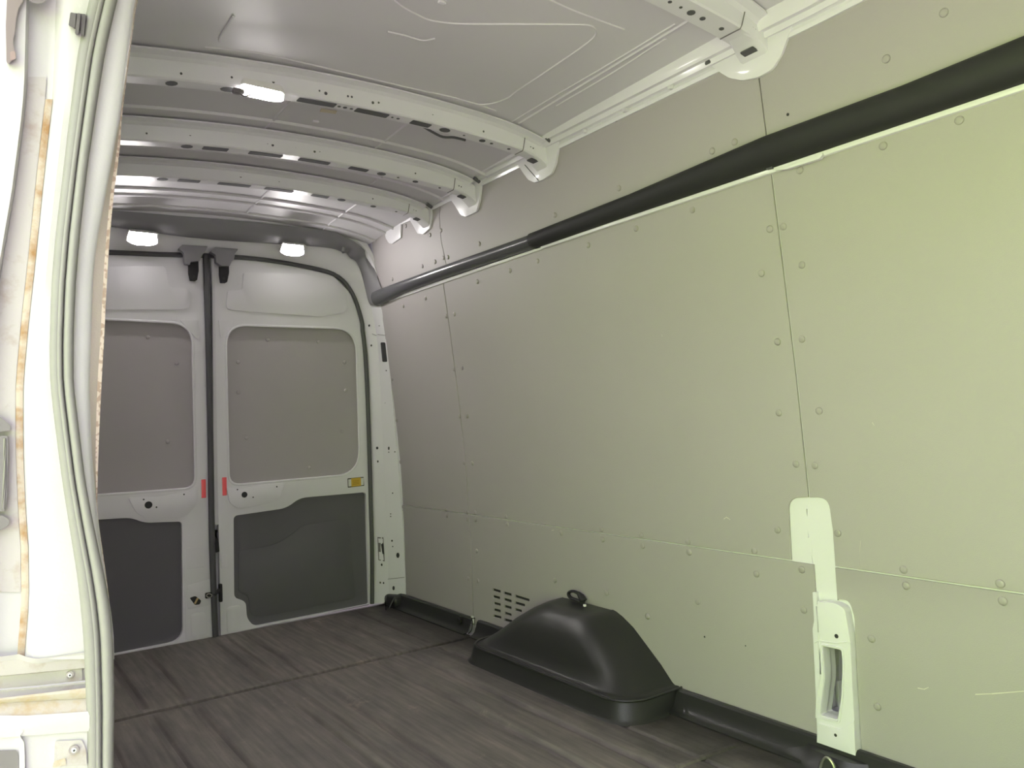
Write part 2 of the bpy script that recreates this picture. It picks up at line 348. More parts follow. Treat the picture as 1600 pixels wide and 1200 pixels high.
for (px, py, r) in [(1231, 179, .004), (1101, 995, .003), (1165, 1009, .002)]:
    u, v = W2((px, py))[0]; b2 = plate_bm(disc2(u, v, r, 8), .0, .0006, mwall); me = bpy.data.meshes.new('t'); b2.to_mesh(me); b2.free(); bm.from_mesh(me)
o = mk('screw_hole', bm, DARK, wr)
# scrapes in the boards
bm = bmesh.new()
for pts in [[(1345, 845), (1343, 862), (1346, 890)], [(1434, 1075), (1444, 1077), (1451, 1074)], [(1524, 1085), (1550, 1084), (1600, 1080)], [(1131, 811), (1135, 808), (1141, 812)], [(862, 829), (866, 828)], [(1034, 523), (1035, 526)], [(1363, 660), (1366, 665)]]:
    for (a, b) in zip(pts, pts[1:]):
        (u0, v0), (u1, v1) = W2(a, b); h = .0012
        b2 = plate_bm([(u0, v0-h), (u1, v1-h*.6), (u1, v1+h*.6), (u0, v0+h)], 0, .0004, mwall); me = bpy.data.meshes.new('t'); b2.to_mesh(me); b2.free(); bm.from_mesh(me)
o = mk('scuff_mark', bm, SCUFF, wr); o['kind'] = 'stuff'

# ================================================================== REAR WALL (door frame and pillars)
def py_poly(pts, ys_):
    xs = [p[1] for p in pts]; return None
gap = [(583, 943), (583, 860), (581, 790), (578.5, 700), (575, 600), (570, 530), (561, 485), (546, 450), (521, 427), (470, 414), (400, 403), (320, 398), (250, 396), (175, 393), (100, 391)]
mid = [(607, 940), (605, 860), (602, 790), (598, 700), (594, 600), (589, 530), (581, 485), (570, 440), (545, 398), (480, 380), (400, 374), (320, 366), (250, 361), (175, 352), (100, 345)]
fro = [(634, 930), (631, 860), (627, 790), (619.5, 700), (611, 600), (603, 530), (597, 485), (590, 430), (560, 378), (490, 356), (400, 346), (320, 340), (250, 335), (175, 329), (100, 324)]
def r3(i):
    a = hit(*gap[i], 1, .0); b = hit(*mid[i], 1, -.06); c = onwall(*fro[i], off=.0) if i < 8 else hit(*fro[i], 1, -.125)
    return [a+Vector((0, .06, 0)), a, a.lerp(b, .55)+Vector((0, -.012, 0)), b, b.lerp(c, .04), c, c+(Vector((.02, 0, 0)) if i < 8 else Vector((0, 0, .05)))]
rows = [r3(i) for i in range(len(gap))]
R7 = [[smooth_path([rw[k] for rw in rows], 4) for k in range(7)]]
cols = R7[0]
bm = grid_bm([[cols[k][i] for k in range(7)] for i in range(len(cols[0]))])
wre = mk('wall_rear', bm, WHITE, ang=28)
tag(wre, 'white rear door frame with right corner pillar, header and door opening', 'wall', kind='structure')
# mirrored left pillar and sill, unseen boxes outside, some added against light leaks
bm = grid_bm([[Vector((-cols[k][i].x, cols[k][i].y, cols[k][i].z)) for k in range(7)] for i in range(0, 36)])
mk('left_pillar', bm, WHITE, wre)
bm = box_bm(Vector((0, .045, -.045)), (1.76, .08, .05)); mk('sill', bm, WHITE, wre)
bm = box_bm(Vector((.865, .01, 1.78)), (.10, .14, .4)); mk('unseen_corner_box', bm, WHITE, wre)  # filler box, added to block a sky leak at the rear corner
bm = box_bm(Vector((0, .115, .8)), (1.9, .03, 1.95)); mk('outer_skin', bm, WHITE, wre)  # unseen full-width backing, added to stop sun leaking past the doors
bm = box_bm(Vector((0, .10, 1.84)), (1.9, .05, .4)); mk('unseen_header_box', bm, WHITE, wre)  # unseen box, added to close a light leak above the doors
bm = box_bm(Vector((.93, .02, .95)), (.12, .2, 2.1)); mk('unseen_corner_box', bm, WHITE, wre)
bm = box_bm(Vector((-.93, .02, .95)), (.12, .2, 2.1)); mk('unseen_corner_box', bm, WHITE, wre)
# pillar details on the wall facing side
def on_pillar(px, py):
    y = hit(px, py, 1, -.1); return y
def pill_pt(px, py, lift=.0012):
    # interpolate between mid and front edges at this image height
    ms = sorted(mid[:8], key=lambda q: q[1]); fs = sorted(fro[:8], key=lambda q: q[1])
    xm = interp(py, [q[1] for q in ms], [q[0] for q in ms]); xf = interp(py, [q[1] for q in fs], [q[0] for q in fs])
    b = hit(xm, py, 1, -.06); c = onwall(xf, py); t = (px-xm)/(xf-xm); p = b.lerp(c, t); return p+(CAM-p).normalized()*lift
def pill_patch(pts, m, name, lift=.0015):
    bm = bmesh.new(); f = bm.faces.new([bm.verts.new(pill_pt(*q, lift=lift)) for q in pts])
    r = bmesh.ops.extrude_face_region(bm, geom=[f])
    for v in r['geom']:
        if isinstance(v, bmesh.types.BMVert): v.co += Vector((.0015, .0025, 0))
    return bm
def merge(bms):
    bm = bmesh.new()
    for b in bms:
        me = bpy.data.meshes.new('t'); b.to_mesh(me); b.free(); bm.from_mesh(me)
    return bm
def oval(px, py, rx, ry, n=10): return [(px+rx*cos(2*pi*i/n), py+ry*sin(2*pi*i/n)) for i in range(n)]
mk('pillar_slot', pill_patch(rnd([(594.5, 535), (602, 535), (605, 565.5), (597.5, 565.5)], 2), DARK, 'x'), DARK, wre)
holes_ = [(603.5, 632, 2.5, 4), (606, 640, .9, .9), (607.5, 700.5, 1.3, 2.8), (607.5, 706.5, .9, .9), (617, 706, 1, 1), (613.5, 770.5, 1, 1), (610.5, 803, .9, .9), (610.5, 807, .9, .9), (621, 819, .8, .8), (621, 823, .9, .9), (612.5, 845, 1.4, 1.6), (613.7, 854, .9, 1), (621.7, 867.7, 2.5, 4.2), (615, 919, 1.9, 3.4), (592.5, 509, .8, .8), (603.5, 579, 1, 1)]
mk('pillar_hole', merge([pill_patch(oval(*h), DARK, 'x') for h in holes_]), DARK, wre)
# pillar foot sheet overlap and latch recess on the gap side
def gapface(px, py, lift=.0015):
    gs = sorted(gap[:8], key=lambda q: q[1]); ms = sorted(mid[:8], key=lambda q: q[1])
    xm = interp(py, [q[1] for q in ms], [q[0] for q in ms]); xg = interp(py, [q[1] for q in gs], [q[0] for q in gs])
    a = hit(xg, py, 1, 0); b = hit(xm, py, 1, -.06); t = (px-xg)/(xm-xg)
    p = a.lerp(b, t)+Vector((0, -.012*(1-abs(t-.55)/.55), 0)); return p+(CAM-p).normalized()*lift
def gap_patch(pts, lift=.002):
    bm = bmesh.new(); f = bm.faces.new([bm.verts.new(gapface(*q, lift=lift)) for q in pts])
    r = bmesh.ops.extrude_face_region(bm, geom=[f])
    for v in r['geom']:
        if isinstance(v, bmesh.types.BMVert): v.co += Vector((.001, .004, 0))
    return bm
mk('latch_recess', gap_patch([(589, 839), (598, 839.5), (600, 877), (590.5, 875)]), GREYP, wre)
mk('latch_plate', merge([gap_patch([(590, 841), (597, 841.5), (597, 848), (590.5, 848)], .004), gap_patch([(591, 862), (597, 863), (598.5, 875), (591.5, 874)], .004)]), WHITE, wre)
mk('latch_catch', gap_patch([(594, 850), (598, 849), (599.5, 866), (596, 865)], .004), DARK, wre)
mk('pillar_hole', merge([gap_patch(oval(*h)) for h in [(574.5+1, 509, 1.2, 1.8), (579, 540, 1, 1.6), (588, 700, 1.6, 2.2), (589, 721, 1, 1.8), (595, 882, 1.2, 2), (593, 910, 1, 1.6), (598, 910.5, 1.2, 1.6)]]), DARK, wre)
# black weather strip round the door opening
gs = smooth_path([hit(*q, 1, -.004) for q in gap], 4)
gs = [p+Vector((-.006 if p.z < 1.4 else 0, 0, -.004 if p.z > 1.4 else 0)) for p in gs]
bm = tube_bm(gs, .011, 8, ref=Vector((0, 1, 0))); o = mk('door_gasket', bm, DSEAL, wre); o['label'] = 'thin black rubber gasket around the rear doors'
# sheet joint lines on the pillar
bm = tube_bm([gapface(588, 524.5), gapface(580, 522) + Vector((0, 0, 0))], .0012, 5)
bm2 = tube_bm([pill_pt(590, 522.5), pill_pt(602, 524)], .0012, 5); mk('sheet_joint', merge([bm, bm2]), GREYP, wre)
bm2 = tube_bm([pill_pt(606, 905), pill_pt(632, 902)], .0012, 5); mk('sheet_joint', bm2, GREYP, wre)

# ================================================================== REAR DOORS
def ped(name, m, px, w0, w1, parent, r=.01, bevel=.004, mirror=False):
    pts = rnd(D2(*px), r); pts = [(-u, v) for u, v in pts] if mirror else pts
    return plate(name, m, pts, w0, w1, mdoor, parent, bevel=bevel, segs=2)
win = rnd([(.072, .662), (.722, .668), (.722, 1.408), (.072, 1.402)], [.055, .13, .12, .10], 10)
winl = [(-u, v) for u, v in win][::-1]
lowr = rnd(D2((365, 806), (448, 794), (468, 778), (572, 769), (577, 944), (397, 979), (386, 966), (384, 940), (366, 934)), [.02, .05, .05, .02, .01, .03, .02, .02, .02])
lowl = rnd(D2((151, 812), (205, 809), (225, 817), (284, 815), (284.5, 850), (286, 1001), (179, 1022)) + [(-.72, .01), (-.72, .52)], [0, .04, .04, .015, 0, .06, 0, .02, .02])
outr = D2((330, 402), (400, 407), (470, 418), (520, 431)) + rnd(D2((544, 450), (559, 488), (568, 530)), .02) + D2((573.5, 600), (577, 700), (579.5, 790), (582, 943), (345, 993), (343, 880), (340, 760), (335, 600))
outl = [(-.735, .0), (-.735, 1.2), (-.68, 1.5), (-.6, 1.62)] + D2((175, 397), (250, 400), (317, 403), (323, 600), (326, 760), (330, 880), (332, 996))
DR, DL = None, None
def door(n, out, w, low, label):
    d = plate(n, WHITE, out, -.022, .0, mdoor, holes=[w, low], bevel=.005, segs=3)
    tag(d, label, 'door', kind='structure'); return d
DR = door('door_2', outr, win, lowr, 'right rear van door, white frame with grey window board and yellow label')
DL = door('door_1', outl, winl, lowl, 'left rear van door, white frame with grey window board and brass latch screw')
def grow(pts, cx, cz, s): return [(cx+(u-cx)*s, cz+(v-cz)*s) for u, v in pts]
for d, w, low, cx in ((DR, win, lowr, .4), (DL, winl, lowl, -.4)):
    o = plate('window_panel', DPANEL, grow(w, cx, 1.03, 1.03), -.032, -.0165, mdoor, d); o['label'] = 'grey board filling the window opening'
    o = plate('lower_panel', LOWER, grow(low, cx, .3, 1.03), -.034, -.019, mdoor, d); o['label'] = 'charcoal plastic lower door trim'
    mk('outer_skin', box_bm(Vector((cx*.98, .06, .85)), (.76, .03, 1.7)), WHITE, d)
    # lipped rim round the window
    bm = tube_bm([mdoor(u, v, -.002) for u, v in w], .006, 6, ref=Vector((0, 1, 0)), closed=True); mk('window_rim', bm, WHITE, d)
# embossed shapes in the doors
UPR = [(357, 432), (388, 424), (394, 425), (500, 435), (535, 442), (541, 492), (400, 487), (353, 482), (350, 462)]
ped('pressing', WHITE, [(355, 455), (378, 453), (380, 426), (470, 428), (530, 440), (542, 465), (541, 488), (500, 495), (400, 488), (352, 484)], .0, .005, DR, [.01, .01, .01, .02, .03, .03, .04, .0, .02, .03], .004)
ped('pressing', WHITE, [(160, 417), (258, 416), (264, 447), (270, 450), (292, 451), (298, 460), (296, 481), (285, 484), (160, 484)], .0, .005, DL, [0, .02, .01, .0, .02, .01, .02, .02, 0], .004)
ped('pressing', WHITE, [(341, 500), (365, 501), (345, 529)], .0, .004, DR, .006, .003)
ped('pressing', WHITE, [(281, 500), (309, 499), (311, 529), (306, 529)], .0, .004, DL, .006, .003)
o = ped('recess', LOWER, [(374, 862), (432, 852), (458, 836), (474, 822), (538, 812), (550, 822), (556, 936), (404, 966), (393, 960), (390, 932), (374, 926)], -.019, -.0155, DR, [.02, .05, .05, .05, .02, .03, .02, .02, .02, .02, .02], .003)
# raised ledge with bolt holes below each window
ped('ledge', WHITE, [(354, 762), (372, 765), (400, 759), (445, 754), (436, 778), (425, 785), (372, 795), (358, 785)], .0, .007, DR, .012, .006)
ped('ledge', WHITE, [(200, 778), (250, 776), (292, 768), (308, 762), (306, 790), (290, 806), (230, 812), (212, 800)], .0, .007, DL, .012, .006)
ped('pressing', WHITE, [(291, 856), (318, 853), (319, 886), (292, 889)], .0, .003, DL, .006, .0025)
ped('pressing', WHITE, [(346, 867), (355, 866), (355, 887), (346, 888)], .0, .003, DR, .004, .002)
ped('pressing', WHITE, [(292, 915), (331, 904), (331, 945), (293, 952)], .0, .003, DL, .01, .0025)
ped('pressing', WHITE, [(298, 962), (303, 958), (318, 956), (321, 960), (321, 992), (299, 995)], .0, .003, DL, .008, .0025)
ped('pressing', WHITE, [(354, 952), (358, 948), (374, 946), (376, 950), (376, 984), (355, 988)], .0, .003, DR, .008, .0025)
ped('step', WHITE, [(287, 838), (326, 832), (328, 995), (290, 1000)], .0, .002, DL, .004, .002)
# door flange at the seam
bm = plate_bm(D2((331, 402), (335, 402), (341, 820), (334, 820)), -.02, .004, mdoor, bevel=.002); mk('seam_flange', bm, ROOFW, DR)
for (px, py, rx, d) in [(382, 773, .0135, DR), (371, 765, .0033, DR), (395.5, 777, .0033, DR), (432.5, 760.5, .0035, DR), (232, 789, .0155, DL), (224.5, 780.5, .0035, DL), (244.5, 792.5, .0035, DL), (287.5, 772.5, .0033, DL)]:
    (u, v), = D2((px, py), y=-.007); plate('bolt_hole', DARK, disc2(u, v, rx, 16), .0068, .0076, mdoor, d)
for (px, py, d) in [(318, 763.5, DL), (350.5, 760, DR)]:
    (u, v), = D2((px, py)); o = plate('reflector', RED, rnd(rect(u-.0095, v-.041, u+.0095, v+.041), .002, 2), .001 if d is DL else .001, .004, mdoor, d, bevel=.001); o['label'] = 'small red reflector strip'
# yellow and white label
(u, v), = D2((555.5, 753))
lb = plate('warning_label', LABELK, rnd(D2((543, 747.5), (568, 745), (569, 759), (543.5, 762)), .002, 2), .0, .0008, mdoor, DR); lb['label'] = 'small yellow and white label in a black frame'
plate('label_field', LABELW, D2((544, 749), (568, 746.5), (568, 757.8), (544.5, 760.3)), .0008, .0012, mdoor, lb)
plate('label_field', YEL, D2((548.5, 747.5), (563.5, 746), (564, 759), (549, 760.5)), .0012, .0016, mdoor, lb)
bm = merge([plate_bm(D2((551+dx, 751.5+k*2.4-dx*.09), (560.5, 750.3+k*2.4), (560.5, 751+k*2.4), (551+dx, 752.2+k*2.4)), .0016, .0019, mdoor) for k, dx in ((0, 0), (1, .6), (2, 0))]); mk('label_print', bm, mat('label_ink', (.35, .2, .03), .6), lb)
# rivets on the window boards
dr = dome_mesh('board_rivet', .009, .004, DPANEL)
for (px, py, d) in [(231, 527, DL), (276, 567, DL), (262, 690, DL), (372, 566, DR), (385, 684, DR), (372, 613, DR), (418, 531, DR), (497, 534, DR), (538, 566, DR), (540, 610, DR), (534, 674, DR), (483, 731, DR)]:
    (u, v), = D2((px, py), y=.0165); o = bpy.data.objects.new('rivet', dr); C.objects.link(o); o.location = (u, .0165, v); o.rotation_euler = (pi/2, 0, 0); o.parent = d
# brass latch screw and latch links
(u, v), = D2((304.5, 938)); o = plate('latch_socket', DARK, rnd(D2((296, 934), (305, 931), (314, 938), (312, 944), (304, 945)), .006), .003, .0045, mdoor, DL)
bs = mk('latch_screw', tube_bm([mdoor(*D2((304, 943))[0], .006), mdoor(*D2((308.5, 934))[0], .006)], .005, 8), BRASS, DL); bs['label'] = 'brass latch screw'
bm = box_bm(mdoor(*D2((325, 929.5))[0], .012), (.03, .012, .025)); bevel_bm(bm, .004); bm = tube_bm([mdoor(*D2((332, 929))[0], .014), mdoor(*D2((342, 921))[0], .012)], .009, 8, bm); lk = mk('latch', bm, BLACKM, DL)
mk('latch_ring', tube_bm([mdoor(*D2((325+4.2*cos(a), 929.5+3*sin(a)))[0], .02) for a in [2*pi*k/12 for k in range(12)]], .002, 6, ref=Vector((0, 1, 0)), closed=True), METAL, lk)
bm = tube_bm([mdoor(*D2(q)[0], .006) for q in [(337, 828), (336, 848), (339, 862)]], [.008, .015, .010], 8); mk('latch', bm, BLACKM, DR)
bm = box_bm(mdoor(*D2((344, 926))[0], .006), (.014, .02, .08)); bevel_bm(bm, .004); mk('latch', bm, BLACKM, DR)
# centre seal
bm = tube_bm(smooth_path([hit(*q, 1, -.008) for q in [(321.5, 398), (324.5, 500), (328, 640), (330.5, 800), (333, 900), (337, 994)]], 4), .0135, 8, ref=Vector((0, 1, 0))); o = mk('centre_seal', bm, DSEAL, DL); o['label'] = 'black rubber seal along the edge where the two doors meet'
# black latch brackets at the door tops
for d, bx0, blk in ((DL, 0, [(279, 389), (284, 383), (323.5, 385.5), (322, 390), (315, 399), (311, 408), (297, 410), (296, 414), (289, 413), (287, 396)]), (DR, 0, [(328, 394), (335, 387), (371, 389.5), (370, 392), (366, 397), (365, 405), (361, 409), (358, 416), (345, 416), (337, 410), (336.5, 399)])):
    o = plate('latch_bracket', TRIMB, rnd(D2(*blk, y=-.05), .003, 3), .03, .06, mdoor, d, bevel=.006)
    tp = [(296, 410), (310, 408), (310.5, 423), (308, 438), (299, 437.5), (296.5, 426)] if d is DL else [(344.5, 410), (357.5, 408), (358, 426), (355, 441), (346.5, 441), (344.5, 428)]
    o2 = plate('striker_arm', BLACKM, rnd(D2(*tp, y=-.03), .004), .0, .03, mdoor, o, bevel=.005)
    sc = (303, 432) if d is DL else (350, 435)
    (u, v), = D2(sc, y=-.03); plate('screw_head', DARK, disc2(u, v, .006), .03, .031, mdoor, o)

# ================================================================== CEILING
def zskin(x, y): return interp(y, [-4.4, -2.45, -1.53, -1.05, -.7, -.3, -.09], [1.955, 1.955, 1.93, 1.915, 1.908, 1.89, 1.868]) + .03*x - .10*x*x - .38*max(0, x-.5)**2
xs = [-.8+1.545*i/24 for i in range(25)]
yy = [YF+(-.05-YF)*i/40 for i in range(41)]
bm = grid_bm([[Vector((x, y, zskin(x, y))) for x in xs] for y in yy])
r = bmesh.ops.extrude_face_region(bm, geom=bm.faces[:])
for v in r['geom']:
    if isinstance(v, bmesh.types.BMVert): v.co.z += .03
ce = mk('ceiling', bm, ROOFW); tag(ce, 'white painted steel roof skin of the van with pressed ridges', 'ceiling', kind='structure')
bm = box_bm(Vector((0, (YF+.1)/2, 2.02)), (2.0, -YF+.1, .05)); mk('unseen_roof_shell', bm, WHITE, ce)  # unseen shell, added to stop light leaking through the roof edges
# pressed ridges following the photographed swage lines
def onskin(px, py):
    d = ray(px, py); lo, hi = .4, 7.
    for _ in range(50):
        m = (lo+hi)/2; p = CAM+d*m
        if p.z > zskin(max(-.8, min(.73, p.x)), p.y): hi = m
        else: lo = m
    return CAM+d*hi
SW = [[(600, -12), (628, 10), (650, 22), (675, 32), (720, 37), (800, 37.5), (880, 38), (918, 39), (929, 45), (931, 53), (924, 62), (900, 80), (850, 114), (808, 142), (795, 152), (775, 160), (752, 163), (735, 160)],
      [(320, 73), (400, 82), (470, 97), (560, 118), (640, 137), (700, 150), (740, 161), (775, 173)],
      [(855, -2), (900, 18), (975, 46)], [(1055, 37), (960, 95), (880, 142), (800, 190)], [(1040, 60), (960, 112), (870, 165)], [(605, 49), (635, 56), (660, 63), (680, 60)], [(365, 25), (352, 45), (344, 58), (344, 65)],
      [(795, 189), (740, 207), (690, 256)], [(590, 187), (570, 207), (545, 228)], [(748, 222), (725, 237), (690, 258)],
      [(570, 345), (555, 338), (575, 322)], [(293, 281), (285, 293), (280, 303)]]
bm = bmesh.new()
for L in SW[:7]:
    tube_bm(smooth_path([onskin(*q) for q in L], 5), .0035, 6, bm)
mk('pressed_ridge', bm, ROOFW, ce)
bm = bmesh.new()
for (ya, yb, xo) in [(-1.12, -1.45, .3), (-1.12, -1.45, -.1), (-.72, -1.0, .45), (-.1, -.65, .5), (-.2, -.65, .12), (-1.6, -2.36, .60)]:
    tube_bm([Vector((xo, ya+(yb-ya)*k/4, zskin(xo, ya+(yb-ya)*k/4))) for k in range(5)], .005, 6, bm)
for yb in (-.2, -.32, -.87, -1.2, -.4):
    tube_bm([Vector((x, yb, zskin(x, yb)-.001)) for x in xs], .008, 6, bm)
mk('stiffening_rib', bm, ROOFW, ce)
# cant rail along wall top
prof = [(.752, 1.838), (.741, 1.838), (.738, 1.848), (.741, 1.858), (.730, 1.862), (.726, 1.858), (.722, 1.872), (.712, 1.876), (.708, 1.872), (.700, 1.893), (.70, 1.935), (.752, 1.935)]
bm = grid_bm([[Vector((x, y, z+(-.006 if y > -.5 else .014 if y < -2.6 else 0))) for x, z in prof] for y in (-.14, -.5, -.8, -1.4, -2.2, -2.6, -3.2, YF)], closed=True)
cr = mk('cant_rail', bm, WHITE, ce, ang=25)
for (px, py) in [(1048, 136), (977, 172), (914, 205)]:
    p = onwall(px, py, .012); bm = box_bm(p, (.016, .014, .014)); bevel_bm(bm, .004); mk('clip', bm, WHITE, cr)
p = onwall(1108, 97, .014); bm = box_bm(p, (.016, .022, .016)); bevel_bm(bm, .005); mk('rubber_plug', bm, DSEAL, cr)
# left cant rail
bm = grid_bm([[Vector((-x-.03, y, z-.045)) for x, z in prof] for y in (-.14, -1.4, -2.4)], closed=True); mk('cant_rail', bm, WHITE, ce, ang=25)
# pressed clips on the skin
for (px, py) in [(691, 3), (493, 189)]:
    p = onskin(px, py); bm = box_bm(p, (.022, .012, .010)); bevel_bm(bm, .003); mk('clip', bm, WHITE, ce)
p = onskin(513, 172); bm = box_bm(p-Vector((0, 0, .004)), (.05, .02, .003), rot=Matrix.Rotation(-.2, 4, 'Z')); o = mk('tape_piece', bm, TAPE, ce); o['label'] = 'scrap of tan tape'

def zb(zc_, x): 
    e = max(0, x-.60)
    return zc_ + .03*x - .10*x*x - .35*e*e
BOWS = [dict(yc=-2.432, zc=1.890, w=.035, tongue=[(1108, 99), (1125, 113), (1140, 122), (1160, 126), (1186, 121), (1207, 109), (1222, 85), (1240, 36)],
             fh=[(1176.5, 41, 1.8), (1181, 45, 1.8)], sl=[(1047, 8, 5, 'e'), (1064, 16, 4, 'e'), (1080, 22, 10, 'e'), (1098, 33, 7, 'e'), (1127.5, 48, 6, 'e'), (1154, 60, 6, 'e'), (1172, 75, 19, 'r')]),
        dict(yc=-1.532, zc=1.862, w=.026, tongue=[(806, 252), (818, 270), (826, 281), (836, 285.5), (849, 281), (863, 271), (869, 255), (874, 224)],
             fh=[(283, 115, 1.6), (362, 121, 1.6), (427, 128, 2), (499, 142, 1.4), (509, 146, 2.3), (543.5, 150.5, 1.6), (549.5, 151.5, 1.6), (582.5, 160.5, 2), (591.5, 160.5, 1.5), (676, 178.5, 1.5), (755.5, 205.5, 1.5), (829, 229, 1.3), (833, 231.5, 1.3)],
             sl=[(495, 159, 46, 'r'), (581, 175, 42, 'r'), (657, 190, 26, 'r'), (695, 203.5, 14, 'e'), (358, 140, 20, 'e'), (268, 129, 13, 'e'), (530, 166, 4, 'e'), (539, 168, 5, 'e'), (549, 170, 4, 'e'), (613, 183, 3, 'e'), (622, 185, 4, 'e'), (725, 212, 3, 'e'), (753.5, 219, 8, 'e'), (768, 225, 4, 'e'), (795, 233, 4, 'e'), (834, 249, 15, 'r')]),
        dict(yc=-1.077, zc=1.847, w=.026, tongue=[(703, 309), (712, 322), (719, 334), (728, 339), (745, 331), (750, 313), (752.5, 289)],
             fh=[(229, 208.5, 1.3), (297, 211, 1.4), (329.5, 212, 1.2), (354, 215, 1.4), (360, 215.5, 1), (418, 224, 1.3), (426, 227, 1.8), (457, 229, 1.2), (462, 230, 1.2), (491.5, 237, 1.7), (499.5, 236.5, 1.3), (575.5, 249.5, 1.3), (649, 271, 1.2), (717, 290.5, 1), (720.5, 292, 1)],
             sl=[(336.5, 226.5, 28, 'r'), (415, 236.5, 39, 'r'), (491, 248.5, 38, 'r'), (560, 259.5, 24, 'r'), (596, 270, 11, 'e'), (292, 226, 13, 'e'), (649, 282, 7, 'e'), (622, 276, 3, 'e'), (687, 293.5, 3, 'e'), (723, 307, 12, 'r')]),
        dict(yc=-.703, zc=1.845, w=.026, tongue=[(641, 344), (648, 356), (653, 365), (662, 366), (672, 357), (675, 337)],
             fh=[(198, 262.5, 1.1), (258.5, 264, 1.2), (288.5, 264.5, 1), (310, 266.5, 1.2), (315.5, 267, 1), (368.5, 273.5, 1.2), (376, 276, 1.6), (404.5, 277.5, 1.1), (409.5, 278, 1.1), (436, 283, 1.5), (443.5, 282.5, 1.1), (514, 293, 1.2), (582.5, 310.5, 1.1), (646.5, 327.5, .9), (650, 329, .9)],
             sl=[(295, 276.5, 24, 'r'), (366, 285, 37, 'r'), (436, 292, 34, 'r'), (500, 301.5, 21, 'r'), (533.5, 310, 10, 'e'), (254, 277, 12, 'e'), (583, 319.5, 7, 'e'), (619, 330, 3, 'e'), (652, 341, 9, 'r')])]
for B in BOWS:
    yc, w, zc_ = B['yc'], B['w'], B['zc']
    xs2 = [-.78+1.495*i/40 for i in range(41)]
    rows = []
    for x in xs2:
        z0 = zb(zc_, x); zt = min(zskin(x, yc-.06), z0+.078)-.007
        if x > .6: zt = zskin(x, yc-.06)-.007
        zt = max(zt, z0+.045)
        fl_ = .02
        rows.append([Vector((x, yc-w-.018-fl_, zt)), Vector((x, yc-w-.018-fl_, zt-.005)), Vector((x, yc-w-.016, zt-.009)), Vector((x, yc-w-.011, zt-.013)), Vector((x, yc-w-.005, zt-.016)), Vector((x, yc-w, z0+.004)), Vector((x, yc-w+.004, z0)), Vector((x, yc+w-.004, z0)), Vector((x, yc+w, z0+.004)), Vector((x, yc+w+.004, zt-.012)), Vector((x, yc+w+.02, zt-.005)), Vector((x, yc+w+.02, zt))])
    bm = grid_bm(rows, closed=True)
    for row in (bm.verts[:12], bm.verts[-12:]): bm.faces.new(row)
    bow = mk('roof_bow', bm, WHITE, ce, ang=25)
    # wall bracket tongue
    t = W2(*B['tongue'], off=.006)
    t = rnd([(t[0][0]-.004, 1.87)] + t + [(t[-1][0], 1.87)], .008, 3)
    bm = plate_bm(t, .0005, .009, mwall, bevel=.004); br = mk('end_bracket', bm, WHITE, bow)
    yw = yc
    # cupped end of the bow on the bracket
    bm = bmesh.new(); zz = zb(zc_, .74)
    rows = []
    for (x, dz, k) in [(.67, .0, .8), (.69, -.002, .95), (.705, -.006, 1.05), (.72, -.012, 1.15), (.735, -.020, 1.2), (.748, -.030, 1.15)]:
        z = zb(zc_, x)+dz-.001
        rows.append([Vector((x, yw-w*k-.006, z+.06)), Vector((x, yw-w*k, z+.004)), Vector((x, yw-w*k+.006, z)), Vector((x, yw+w*k-.006, z)), Vector((x, yw+w*k, z+.004)), Vector((x, yw+w*k+.006, z+.06))])
    bm = grid_bm(rows, bm); mk('bow_end', bm, WHITE, bow, ang=30)
    hb = []
    for (px, py, r) in B['fh']:
        p = hit(px, py, 1, yc-w-.0015); d = (p-CAM).length; rr = r*d/F/.95
        n = 8
        hb.append(('f', p, rr))
    bm = bmesh.new()
    for _, p, rr in hb:
        vs = [bm.verts.new(p+Vector((rr*cos(2*pi*i/8), -.0012, rr*sin(2*pi*i/8)))) for i in range(8)]; f = bm.faces.new(vs)
        e = bmesh.ops.extrude_face_region(bm, geom=[f])
        for v in e['geom']:
            if isinstance(v, bmesh.types.BMVert): v.co.y += .006
    for (px, py, wd_, k) in B['sl']:
        p = hit(px, py, 1, yc); d = (p-CAM).length; hx = wd_/2*d/F/.82; hy = .0145 if k == 'r' else min(.016, hx*1.0)
        if px == 1172: hx, hy = .017, .02
        pts = rnd(rect(-hx, -hy, hx, hy), .004, 2) if k == 'r' else disc2(0, 0, hx, 10, hy)
        ex = -.022*max(0, min(1, (p.x-.68)/.06))
        vs = [bm.verts.new(Vector((p.x+u, yc+v, zb(zc_, p.x+u)-.0012+ex))) for u, v in pts]; f = bm.faces.new(vs)
        e = bmesh.ops.extrude_face_region(bm, geom=[f])
        for v in e['geom']:
            if isinstance(v, bmesh.types.BMVert): v.co.z += .003
    mk('punched_hole', bm, HOLE, bow)
    xj = .645; zj = zb(zc_, xj); zt = zskin(xj, yc-.06)-.007
    mk('sleeve_joint', tube_bm([Vector((xj, yc-w-.012, zt-.016)), Vector((xj, yc-w-.0015, zj+.006)), Vector((xj, yc-w+.004, zj-.0012)), Vector((xj, yc+w-.004, zj-.0012))], .0016, 6), GREYP, bow)
    for dy in (-w-.05, w+.03):
        zr = zskin(.70, yc+dy)-.014
        mk('rail_gap', tube_bm([Vector((.708, yc+dy, zr+.004)), Vector((.735, yc+dy*.96, zr-.008))], .007, 8), HOLE, bow)
(u0, v0), (u1, v1) = W2((823, 258), (845, 283)); b2 = plate_bm([(u0-.002, v0), (u0+.002, v0), (u1+.002, v1), (u1-.002, v1)], .009, .0096, mwall); mk('bracket_slot', b2, DARK, ce)
# last small bracket beside the rear corner
t = rnd(W2((600, 352), (603, 372), (608, 380), (613, 381), (626, 372), (627, 345), off=.006), .006, 3)
mk('end_bracket', plate_bm(t, .0005, .008, mwall, bevel=.003), WHITE, ce)
